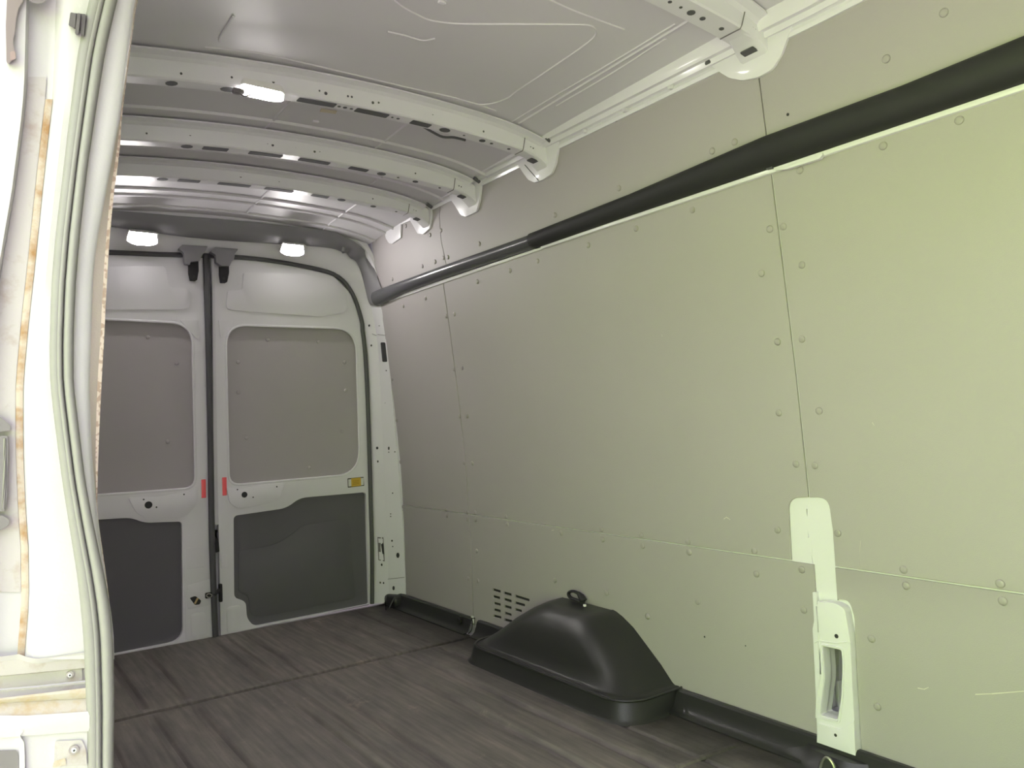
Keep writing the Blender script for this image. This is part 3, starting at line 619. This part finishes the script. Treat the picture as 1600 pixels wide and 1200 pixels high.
# dark loose wire hanging behind the second bow
mk('cable', tube_bm(smooth_path([hit(*q, 1, -1.49) for q in [(662, 198), (675, 206), (692, 214), (710, 215), (727, 219)]], 4), .004, 6), DSEAL, ce)

# ================================================================== BLACK RAILS AND HEADER TRIM
def rail(name, m, segs, label):
    rows = []
    for (y, z0, z1, d) in segs:
        row = []
        for k in range(13):
            a = pi*k/12; zz = (z0+z1)/2-(z1-z0)/2*cos(a); dd = d*(sin(a)**.75)
            row.append(Vector((wx(zz)-.001-dd, y, zz)))
        rows.append(row)
    bm = grid_bm(rows, closed=True)
    bm.verts.ensure_lookup_table()
    bm.faces.new(bm.verts[:13]); bm.faces.new(bm.verts[-13:])
    o = mk(name, bm, m); return tag(o, label, 'wiring cover')
rr_ = rail('wiring_cover', BLACKG, [(-.13, 1.508, 1.584, .034), (-.3, 1.516, 1.586, .036), (-.42, 1.526, 1.587, .036), (-.8, 1.534, 1.588, .036), (-1.42, 1.536, 1.588, .036), (-1.452, 1.536, 1.588, .035)], 'glossy black rounded cable cover on right wall, short length nearest the rear doors')
rf_ = rail('wiring_cover', BLACKM, [(-1.435, 1.533, 1.592, .040), (-1.46, 1.533, 1.592, .040), (-1.95, 1.538, 1.602, .042), (-2.44, 1.540, 1.624, .046), (-2.8, 1.540, 1.622, .046), (-3.1, 1.541, 1.632, .046), (YF, 1.545, 1.64, .046)], 'long matt black cable cover running forward along the right wall above the boards')
# rubber join sleeve line on the rail
ti = [(100, 345), (180, 352.5), (300, 369), (400, 377), (480, 382), (520, 386), (536, 391), (539, 394), (545, 394), (551, 401), (560, 407), (568, 424), (574, 447), (579, 468), (583, 476)]
to = [(100, 325), (180, 329), (300, 339), (400, 347.5), (480, 356), (520, 361), (532, 366), (540, 370), (553, 377), (565, 386), (577, 400), (585, 420), (591, 438), (597, 456), (600, 476)]
fr, bk = [], []
for i in range(len(ti)):
    a = hit(*ti[i], 1, -.105); b = onwall(*to[i], off=.006) if i > 9 else hit(*to[i], 1, -.14)
    m_ = a.lerp(b, .5)+Vector((-.004 if i > 9 else 0, -.014, -.003))
    fr.append([a+Vector((0, .03, 0)), a, m_, b, b+Vector((.004 if i > 9 else 0, .03, 0))])
cols = [smooth_path([r_[k] for r_ in fr], 3) for k in range(5)]
bm = grid_bm([[cols[k][i] for k in range(5)] for i in range(len(cols[0]))], closed=True)
n = 5; bm.verts.ensure_lookup_table(); bm.faces.new(bm.verts[:n]); bm.faces.new(bm.verts[-n:])
ht = mk('header_trim', bm, TRIMB, ang=50)
tag(ht, 'black plastic trim curving over the rear doors and down to the wall cover', 'trim')
for (px, py) in [(536, 391), (546, 397)]:
    pass
bm = tube_bm([hit(536.5, 383, 1, -.112), hit(536.5, 393, 1, -.112)], .009, 8); mk('wire_clip', bm, TRIMB, ht)

# ================================================================== LAMPS
def lamp(px, py, y, sx, label, tilt=0.0, sy=1.0):
    c = hit(px, py, 1, y); e = empty('ceiling_lamp', c, label, 'lamp', 'lit lamps in the van roof')
    out = rnd([(-.060, -.018), (-.03, -.030), (.03, -.030), (.060, -.018), (.050, .026), (-.050, .026)], [.010]*6, 4)
    M = Matrix.Translation(c) @ Matrix.Rotation(tilt, 4, 'X')
    f = lambda u, v, w: M @ Vector((u*sx, -w, v*sy))
    b = plate_bm([(u*1.05, v*1.1+.001) for u, v in out], -.02, .003, f, bevel=.003); mk('bezel', b, CLEAR, e)
    b = plate_bm(out, .003, .0045, f); mk('lens', b, LENS, e)
    if tilt < 1: mk('light_block', plate_bm(rect(-.054, .027, .054, .0305), 0, .036, f, bevel=.001), CLEAR, e)  # lip added above the lens to keep its light off the roof
    return e
lamp(222.5, 371.5, -.105, 1.0, 'left of the two lit white lamps above the rear doors', .40)
lamp(457, 389.5, -.105, .95, 'right of the two lit white lamps above the rear doors, nearer the wall', .40)
lamp(408, 144, -1.545, 1.1, 'lit white lamp fixed under a roof bow in mid ceiling', 1.25, .75)
# wiring socket beside the roof lamp
c = hit(372, 143, 1, -1.56); bm = box_bm(c, (.03, .02, .014)); bevel_bm(bm, .004); tube_bm(smooth_path([c+Vector((.0, -.004, -.004)), c+Vector((.012, -.01, -.014)), c+Vector((.03, -.01, -.006))], 4), .002, 6, bm)
tag(mk('cable_plug', bm, GREYP), 'small grey cable plug beside the lit roof bow lamp', 'plug')

# ================================================================== FLOOR MATS
GR = [(-.575, .016), (-.435, .016), (-.302, .016), (-.033, .016), (.028, .008), (.115, .016), (.39, .016), (.525, .016), (.655, .010)]
def mat_z(x, amp):
    z = .0
    for gx, w in GR:
        d = abs(x-gx)
        if d < w*1.3: z -= .012*amp*min(1, 1.5*(.5+.5*cos(pi*d/(w*1.3))))*(w/.016)
        for a, b in ():
            pass
    for (a, b) in ((-.435, -.302), (-.033, .115), (.39, .525)):
        if a < x < b: z += .002*amp
    return z
def mat_profile():
    xs_ = set([-.86+.02*i for i in range(82)])
    for gx, w in GR:
        for k in range(-5, 6): xs_.add(gx+w*1.3*k/5)
    return sorted(x for x in xs_ if x < .775) + [.79, .81, .825, .835]
MP = mat_profile()
def mat_rows(ys_amp, kick=True):
    rows = []
    for (y, amp, ek) in ys_amp:
        row = [Vector((x, y, mat_z(x, amp)+ek+(.002 if x > .8 else 0))) for x in MP]
        if kick:
            for (x, z) in [(.79, .001), (.815, .006), (.835, .018), (.850, .036), (.862, .056), (.872, .060), (.8785, .060)]: row.append(Vector((x, y, z+(ek if z < .01 else 0))))
        rows.append(row)
    return rows
def mat_obj(ys_amp, label):
    bm = grid_bm(mat_rows(ys_amp, False)); r = bmesh.ops.extrude_face_region(bm, geom=bm.faces[:])
    for v in r['geom']:
        if isinstance(v, bmesh.types.BMVert): v.co.z -= .0125 if v.co.x < .83 else 0; v.co.x += .0 if v.co.x < .83 else .001
    o = mk('floor_mat', bm, MATR, ang=40); return tag(o, label, 'floor mat', 'black rubber load floor mats')
rear_mat = mat_obj([(-.002, 0, -.003), (-.05, 0, 0), (-.10, 1, 0), (-.40, 1, 0), (-.755, 1, 0), (-.78, .0, 0), (-.80, 0, 0), (-.808, 0, -.002), (-.812, 0, -.012), (-.8215, 0, -.0135)], 'dusty black ribbed rubber floor mat, rear section against the doors')
front_mat = mat_obj([(-.8216, 0, -.0135), (-.830, 0, -.012), (-.834, 0, -.002), (-.842, 0, 0), (-.86, 0, 0), (-.885, 1, 0), (-1.4, 1, 0), (-2.0, 1, 0), (-3.0, 1, 0), (YF+.02, 1, 0)], 'scraped brown dusted ribbed rubber floor mat, large front section')
# kick strip made of plain black rubber along the wall is part of each mat
def kick(y0, y1, par):
    pr = [(.815, .0065), (.832, .010), (.843, .020), (.851, .040), (.858, .060), (.866, .0655), (.8785, .0645)]
    bm = grid_bm([[Vector((x-.002, y, z)) for x, z in pr] for y in (y0, (y0+y1)/2, y1)])
    r = bmesh.ops.extrude_face_region(bm, geom=bm.faces[:])
    for v in r['geom']:
        if isinstance(v, bmesh.types.BMVert): v.co.z -= .003
    o = mk('kick_strip', bm, ARCH, par); o['label'] = 'upturned black edge along the wall'
kick(-.04, -.785, rear_mat); kick(-.83, -1.08, front_mat); kick(-1.95, YF+.02, front_mat)
# transverse ridge on the front mat
p0, p1 = hit(1152, 1164, 2, 0), hit(1058, 1199, 2, 0)
bm = tube_bm([Vector((p0.x+(p1.x-p0.x)*k/6, p0.y+(p1.y-p0.y)*k/6, .0)) for k in range(7)], .009, 8, ry=.7); mk('cross_ridge', bm, MATR, front_mat)
# upturned mat end with pale edge at the join
p = [hit(737, 966, 0, .868), hit(738, 974, 0, .858), hit(737, 984, 0, .845), hit(732, 990, 0, .825)]
bm = tube_bm(smooth_path(p, 4), .0025, 6); mk('mat_lip', bm, BLACKM, rear_mat)
bm = box_bm(onwall(738.5, 968, .012), (.006, .012, .03)); mk('tie_end', bm, WHITE, rear_mat)
# eyelet bolt in the rear mat kick
c = hit(719, 969, 0, .847)
bm = tube_bm([c+Vector((-.001, 0, 0)), c+Vector((-.008, 0, .002))], .017, 12); o = mk('eyelet', bm, ARCH, rear_mat)
mk('bolt_head', tube_bm([c+Vector((-.008, 0, .002)), c+Vector((-.012, 0, .003))], .008, 8), BLACKM, o)
# crumpled plastic wrap at the rear pillar foot
bm = bmesh.new()
for pts in ([(605, 930), (602, 940), (603, 953)], [(617, 932), (612, 942), (608, 951)], [(625, 930), (624, 942), (622, 953)], [(608, 954), (618, 955), (628, 956)]):
    tube_bm([hit(*q, 1, -.14) for q in pts], .003, 5, bm)
mk('mat_fold', bm, ARCH, rear_mat)
bm = box_bm(Vector((.845, -.09, .03)), (.07, .13, .06)); bevel_bm(bm, .02, 3); mk('corner_cup', bm, ARCH, rear_mat)
# mat wrap at the exposed pillar foot
uv = W2((1283, 1160), (1300, 1172), (1330, 1183), (1360, 1180))
bm = bmesh.new(); rows = []
for (y, o_) in [(-2.34, .0), (-2.40, .005), (-2.43, .03), (-2.47, .035), (-2.51, .035), (-2.54, .03), (-2.57, .005), (-2.64, 0)]:
    rows.append([Vector((.80-o_, y, .0)), Vector((.825-o_, y, .006)), Vector((.842-o_, y, .02)), Vector((.852-o_, y, .036)), Vector((.858-o_, y, .045)), Vector((.877, y, .047))])
mk('pillar_wrap', grid_bm(rows), ARCH, front_mat)
# D ring at the pillar foot
c = Vector((.845, -2.405, -.008)); pts = [c+Vector((-.035-.008*sin(a), .026*cos(a), .044*sin(a))) for a in [pi*k/14 for k in range(15)]]
pts = [hit(px, py, 0, .80) for px, py in [(1282, 1212), (1282, 1200), (1285, 1190), (1289, 1184.5), (1293, 1184), (1298, 1188), (1303, 1197), (1306, 1210)]]
e = empty('tie_down_ring', Vector((.80, -2.4, 0)), 'metal tie down ring half sunk at the foot of the exposed white pillar', 'ring')
mk('ring', tube_bm(smooth_path(pts, 3), .0035, 8, ref=Vector((1, 0, 0))), METAL, e)
cc = sum(pts, Vector())/len(pts); mk('ring_cup', tube_bm([cc+Vector((.012, 0, -.012)), cc+Vector((.004, 0, -.012))], .026, 14), DARK, e)

# ================================================================== WHEEL ARCH COVER
def arch_curve(xo, y0, y1, r, z, xw=None, n=8):
    pts = [(xw or wx(z)-.0, y0)]
    m = 4
    for k in range(1, m+1): pts.append((pts[0][0]+(xo+r-pts[0][0])*k/m, y0))
    for k in range(1, n+1):
        a = pi/2*k/n; pts.append((xo+r-r*sin(a), y0-r+r*cos(a)))
    for k in range(1, 7): pts.append((xo, (y0-r)+((y1+r)-(y0-r))*k/6))
    for k in range(1, n+1):
        a = pi/2*k/n; pts.append((xo+r-r*cos(a), y1+r-r*sin(a)))
    for k in range(1, m+1): pts.append((xo+r+(pts[0][0]-xo-r)*k/m, y1))
    return [Vector((x, y, z)) for x, y in pts]
rings = [arch_curve(.628, -1.03, -1.965, .11, -.002), arch_curve(.640, -1.045, -1.95, .10, .010), arch_curve(.646, -1.055, -1.945, .10, .060), arch_curve(.652, -1.06, -1.938, .098, .067), arch_curve(.668, -1.075, -1.922, .095, .066),
         arch_curve(.676, -1.085, -1.912, .10, .072), arch_curve(.690, -1.150, -1.868, .12, .115), arch_curve(.712, -1.220, -1.800, .13, .170), arch_curve(.735, -1.285, -1.750, .13, .210), arch_curve(.768, -1.345, -1.700, .10, .237), arch_curve(.805, -1.380, -1.672, .05, .248), arch_curve(.874, -1.39, -1.655, .004, .252, xw=.8795)]
bm = grid_bm(rings); bmesh.ops.holes_fill(bm, edges=[], sides=0)
wa = mk('wheel_arch_cover', bm, ARCH, ang=50)
tag(wa, 'black moulded plastic cover over the wheel arch against the right wall', 'wheel arch cover')
bm = tube_bm(arch_curve(.640, -1.08, -1.95, .10, .066), .0035, 6); mk('skirt_lip', bm, ARCH, wa)
a = [hit(925, 1030, 0, .735), hit(935, 1022, 0, .745)]
# looped strap plug on top
tp = onwall(906, 943, .02)
e = empty('strap_plug', tp, 'black strap loop with plug standing on top of the wheel arch cover', 'strap')
lp = [hit(px, py, 0, tp.x) for px, py in [(908, 940), (900, 937), (892, 934), (888.5, 929), (890, 925), (896, 924), (903, 927), (906, 932)]]
mk('loop', tube_bm(smooth_path(lp, 4), .005, 8, ref=Vector((1, 0, 0)), ry=1.6), BLACKM, e)
mk('plug_body', tube_bm([hit(px, py, 0, tp.x-.004) for px, py in [(903, 926), (908, 932), (912, 938), (911, 944), (908, 948)]], [.006, .012, .013, .012, .008], 10), BLACKM, e)
bm = tube_bm([hit(913.5, 944, 0, tp.x-.012), hit(914, 949, 0, tp.x-.012)], .006, 8); mk('white_tip', bm, CLEAR, e)

# ================================================================== LEFT WALL: SIDE DOOR JAMB
YJ = -2.45
def J(px, py, dy=0.0): return hit(px, py, 1, YJ+dy)
def T(tab): 
    ks = sorted(tab); return lambda y: interp(y, ks, [tab[k] for k in ks])
sealL = T({-160: 175, -60: 155, 0: 141, 50: 129, 100: 119.5, 200: 107, 300: 95, 375: 86, 450: 80, 550: 77, 600: 78.5, 650: 84, 700: 90.5, 750: 97, 850: 113, 900: 121, 950: 126.5, 1000: 131, 1050: 133, 1100: 135, 1200: 137, 1290: 139})
sealR = T({-160: 222, -60: 200, 0: 182, 75: 165, 150: 153, 250: 138, 300: 132, 375: 124, 450: 118, 525: 115, 600: 115, 675: 124, 750: 133, 825: 147, 900: 163, 950: 172, 1000: 177, 1100: 179, 1200: 177, 1290: 177})
whtR = T({-160: 240, -60: 225, 0: 210, 60: 203, 150: 191, 185: 187, 300: 166, 375: 152, 425: 146, 525: 142.5, 600: 140, 700: 143, 780: 150, 850: 158, 950: 172, 1290: 178})
brdL = T({-160: 244, -60: 229, 0: 213, 60: 205, 150: 193, 185: 188.5, 240: 182, 300: 172.5, 375: 165.5, 450: 160.5, 525: 157, 600: 152, 700: 149, 800: 150.5, 850: 158, 950: 172, 1290: 178})
brdR = T({-160: 245, -60: 230, 0: 214, 60: 206, 150: 194.5, 185: 190, 240: 187, 300: 178, 375: 171, 450: 166.5, 525: 163, 600: 158.5, 700: 154, 800: 151.5, 850: 159, 950: 173, 1290: 179})
rust = T({-160: 96, 0: 81, 90: 79, 150: 76, 200: 70, 300: 59, 400: 49, 500: 38, 600: 29, 700: 29, 800: 33, 850: 37, 940: 38, 1040: 30})
stepx = T({-160: 52, 0: 50, 120: 47, 170: 44, 300: 27, 380: 13, 450: 2, 600: -12, 1040: -20})
py_r = list(range(-160, 1031, 35))
# main jamb sheet
rows = []
for y in py_r:
    a, b, s, st = rust(y), sealL(y), sealR(y), stepx(y)
    rows.append([J(-90, y, -.01), J(min(st, a-8)-9, y, -.01), J(min(st, a-8)-4, y, .012), J(min(st, a-8), y, .012), J(a-5, y, .012), J(a, y, .012), J(a+6, y, .011), J(a+12, y, .004), J(a+20, y, .0), J((a+b)/2+8, y, -.002), J(b+6, y, 0), J(s-4, y, .004)])
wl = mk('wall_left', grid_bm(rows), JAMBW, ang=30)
tag(wl, 'left van wall, white side door jamb with rust streaks at the frame edge', 'wall', kind='structure')
rows = [[J(rust(y)-4.5, y, .009), J(rust(y)-1, y, .0075), J(rust(y)+4, y, .0075), J(rust(y)+7, y, .008)] for y in py_r if y > 120]
o = mk('seam_sealer', grid_bm(rows), RUST, wl); o['label'] = 'rust stained sealer bead'
rows = [[J(min(stepx(y), rust(y)-8)-3, y, .0105), J(rust(y)-12, y, .0095), J(rust(y)-5, y, .0095)] for y in py_r if 90 < y < 950]
o = mk('jamb_channel', grid_bm(rows), JAMBD, wl)
# inner return of the jamb, from seal to boards
rows = [[J(sealR(y)-6, y, .002), J(sealR(y)+1, y, .006), J((sealR(y)+whtR(y))/2, y, .010), J(whtR(y)-3, y, .016), J(whtR(y), y, .024)] for y in py_r]
mk('jamb_return', grid_bm(rows), WHITE, wl, ang=60)
# lining board on the left wall, edge on to the camera
rows = [[J(whtR(y), y, .0245), J(brdL(y), y, .036)] for y in py_r]
mk('board_return', grid_bm(rows), BOARD, wl)
rows = [[J(brdL(y), y, .0362), J(brdR(y), y, .0362)] for y in py_r]
bm = grid_bm(rows)
o = mk('board_edge', bm, EDGE, wl); o['label'] = 'raw fluted edge of the left lining board'
rows = []
for y in py_r+[1100, 1160]:
    p = J(brdR(y), y, .042); rows.append([p, Vector((p.x, -.12, p.z))])
bm = grid_bm(rows); r = bmesh.ops.extrude_face_region(bm, geom=bm.faces[:])
for v in r['geom']:
    if isinstance(v, bmesh.types.BMVert): v.co.x -= .006
mk('wall_panel', bm, PANEL, wl)
# outer body side and rest of the left side, kept off camera
bm = box_bm(Vector((-.985, -1.21, .6)), (.03, 2.4, 2.5)); mk('body_side', bm, WHITE, wl)
bm = box_bm(Vector((-.87, (-4.02+YF)/2, .95)), (.12, 4.02+YF if False else abs(YF+4.02), 2.0)); mk('front_post', bm, WHITE, wl)
bm = box_bm(Vector((-.86, (YF+YJ)/2, 1.80)), (.16, YJ-YF, .32)); mk('door_header', bm, WHITE, wl)
bm = box_bm(Vector((-.9, (YF+YJ)/2, -.09)), (.1, YJ-YF, .12)); mk('door_sill', bm, WHITE, wl)
# lower jamb: sill rail channel with screw, then lower block
H0 = T({-60: 1036, 0: 1034, 31: 1030, 45: 1036, 60: 1037, 132: 1027, 180: 1022}); H1 = T({-60: 1062, 0: 1056, 75: 1049, 130: 1044, 180: 1039}); H2 = T({-60: 1082, 0: 1076, 60: 1071, 132: 1063, 180: 1058})
H3 = T({-60: 1092, 0: 1087, 60: 1080, 132: 1069, 180: 1065}); H4 = T({-60: 1096, 0: 1091, 67: 1083, 132: 1075, 180: 1070}); H5 = T({-60: 1104, 0: 1099, 132: 1091, 180: 1087}); H6 = T({-60: 1122, 0: 1118, 45: 1118, 132: 1112, 180: 1109}); H7 = T({-60: 1156, 0: 1153, 37: 1150, 133: 1143, 180: 1140})
pxs = [-60+10*i for i in range(21)]
def hb(lo, hi, name, m, dlo, dhi, n=3, mid=0.0):
    rows = []
    for k in range(n+1):
        t = k/n; rows.append([J(x, lo(x)+(hi(x)-lo(x))*t, dlo+(dhi-dlo)*t+mid*sin(pi*t)) for x in pxs])
    return mk(name, grid_bm(rows), m, wl)
K = lambda c: (lambda x: c)
hb(lambda x: H0(x)-8, H0, 'jamb_lip', JAMBW, -.004, .004)
hb(H0, H1, 'jamb_ledge', JAMBD, .006, .010); hb(H1, H2, 'rail_channel', JAMBD, .022, .022)
hb(lambda x: H1(x)-.5, lambda x: H1(x)+1, 'channel_edge', JAMBD, .010, .022, 1)
hb(H2, lambda x: H2(x)+5, 'channel_lip', JAMBW, .003, .003, 2, -.004); hb(lambda x: H2(x)+4, H4, 'crevice', JAMBD, .018, .014)
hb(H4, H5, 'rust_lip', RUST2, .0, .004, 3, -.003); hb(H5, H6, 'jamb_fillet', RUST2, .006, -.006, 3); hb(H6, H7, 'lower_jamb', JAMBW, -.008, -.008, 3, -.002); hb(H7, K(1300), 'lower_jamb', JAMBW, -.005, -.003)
# screws and recesses
def screw(px, py, dy, r, name='jamb_screw'):
    c = J(px, py, dy); bm = tube_bm([c, c+Vector((0, -.003, 0))], r, 14, ref=Vector((0, 0, 1))); o = mk(name, bm, METAL, wl); mk('screw_socket', tube_bm([c+Vector((0, -.003, 0)), c+Vector((0, -.0045, 0))], r*.5, 10), WHITE, o)
    mk('screw_drive', tube_bm([c+Vector((0, -.0045, 0)), c+Vector((0, -.005, 0))], r*.24, 8), DARK, o)
screw(108.5, 1054, .020, .0048); screw(115, 1171, -.008, .0058)
pj = lambda u, v, w: J(u, v, w)
def jplate(name, m, pts, d0, d1, parent=None, r=3, bevel=0): return plate(name, m, rnd(pts, r, 3), d0, d1, pj, parent or wl)
jplate('channel_block', JAMBD, [(90, 1047), (128, 1042), (129, 1063), (91, 1068)], .022, .0195)
jplate('screw_recess', JAMBD, [(86, 1158), (128, 1156), (134, 1170), (136, 1196), (84, 1198)], -.0045, -.0075)
jplate('rust_patch', RUST2, [(84, 1190), (102, 1184), (104, 1195), (82, 1200)], -.0076, -.0085)
jplate('jamb_recess', GREYP, [(-20, 1173), (26, 1172), (29, 1180), (29, 1240), (-20, 1240)], -.004, -.007)
jplate('jamb_boss', JAMBW, [(31, 1150), (38, 1141), (30, 1141), (30, 1240), (40, 1240), (38, 1160)], -.006, -.010)
# grey latch parts at the far left
jplate('latch_cover', GREYP, [(-30, 650), (0, 651), (15, 663), (17, 672), (0, 675), (-30, 676)], .008, -.004)
jplate('latch_cover', GREYP, [(-30, 680), (12, 681), (13, 700), (11, 780), (8, 799), (-30, 801)], .008, -.003)
jplate('latch_cover', GREYP, [(-30, 803), (6, 806), (15, 812), (14, 820), (0, 829), (-30, 832)], .008, -.004)
bm = tube_bm([J(7, 685, -.0035), J(7, 740, -.0045), J(5, 796, -.0035)], .0018, 6); mk('latch_rib', bm, GREYP, wl)
# hinge strap and loom at upper left
o = jplate('roller_arm', mat('arm_grey', (.20, .165, .17), .6), [(12, -30), (40, -30), (36, 2), (29, 12), (25, 32), (23, 52), (20, 66), (23, 80), (24, 92), (17, 96), (14, 101), (10, 97), (9, 40)], -.008, -.02)
jplate('roller_tip', mat('arm_pink', (.26, .19, .19), .6), [(16, 80), (24, 80), (25, 92), (16, 95)], -.019, -.023)
jplate('rubber_stop', mat('stop_grey', (.17, .15, .165), .6), [(42, -30), (76, -30), (72, 1), (64, 6), (52, 5), (44, 0)], -.004, -.016)
# black bump stop beside the seal
e2 = empty('bump_stop', J(122, 38, 0), 'small dark ribbed rubber bump stop at the top of the jamb beside the grey seal', 'bump stop')
dk = mat('stop_dark', (.11, .10, .11), .55)
for pts, d in (([(110, 19), (119, 21), (117, 44), (107, 40)], -.016), ([(121, 20), (126, 21), (123, 52), (119, 55), (117, 52)], -.018), ([(127, 22), (134, 24), (131, 58), (125, 52)], -.014)):
    plate('rubber_rib', dk, rnd(pts, 2, 2), .0, d, pj, e2)
plate('stop_base', dk, rnd([(112, 20), (134, 22), (129, 50), (114, 44)], 2, 2), .0, -.010, pj, e2)

# door weatherstrip: two lobes along the jamb edge
e = empty('weatherstrip', J(139, 1280, 0), 'thick grey rubber weatherstrip curving down the open side door jamb', 'rubber seal')
pyy = list(range(-160, 1291, 25))
def lobe(t0, t1, dy, ry, name):
    path, rad = [], []
    for y in pyy:
        a, b = sealL(y), sealR(y); x0, x1 = a+(b-a)*t0, a+(b-a)*t1
        p0, p1 = J(x0, y, dy), J(x1, y, dy); path.append((p0+p1)/2); rad.append((p1-p0).length/2)
    return mk(name, tube_bm(path, rad, 12, ref=Vector((0, 1, 0)), ry=ry), SEAL, e)
lobe(0, .56, -.004, .8, 'sealing_lip'); lobe(.56, 1.0, -.007, 1.0, 'hollow_bulb'); lobe(.30, .52, -.009, .8, 'bead')
rows = [[J(sealL(y)+2, y, -.002), J(sealR(y)-2, y, -.002)] for y in pyy]; mk('carrier', grid_bm(rows), DSEAL, e)

# ================================================================== FRONT BULKHEAD (unseen, behind the camera, added to enclose the light)
bm = box_bm(Vector((0, YF-.02, .95)), (1.8, .04, 2.1)); tag(mk('wall_front', bm, WHITE), 'plain white front bulkhead closing the load space', 'wall', kind='structure')
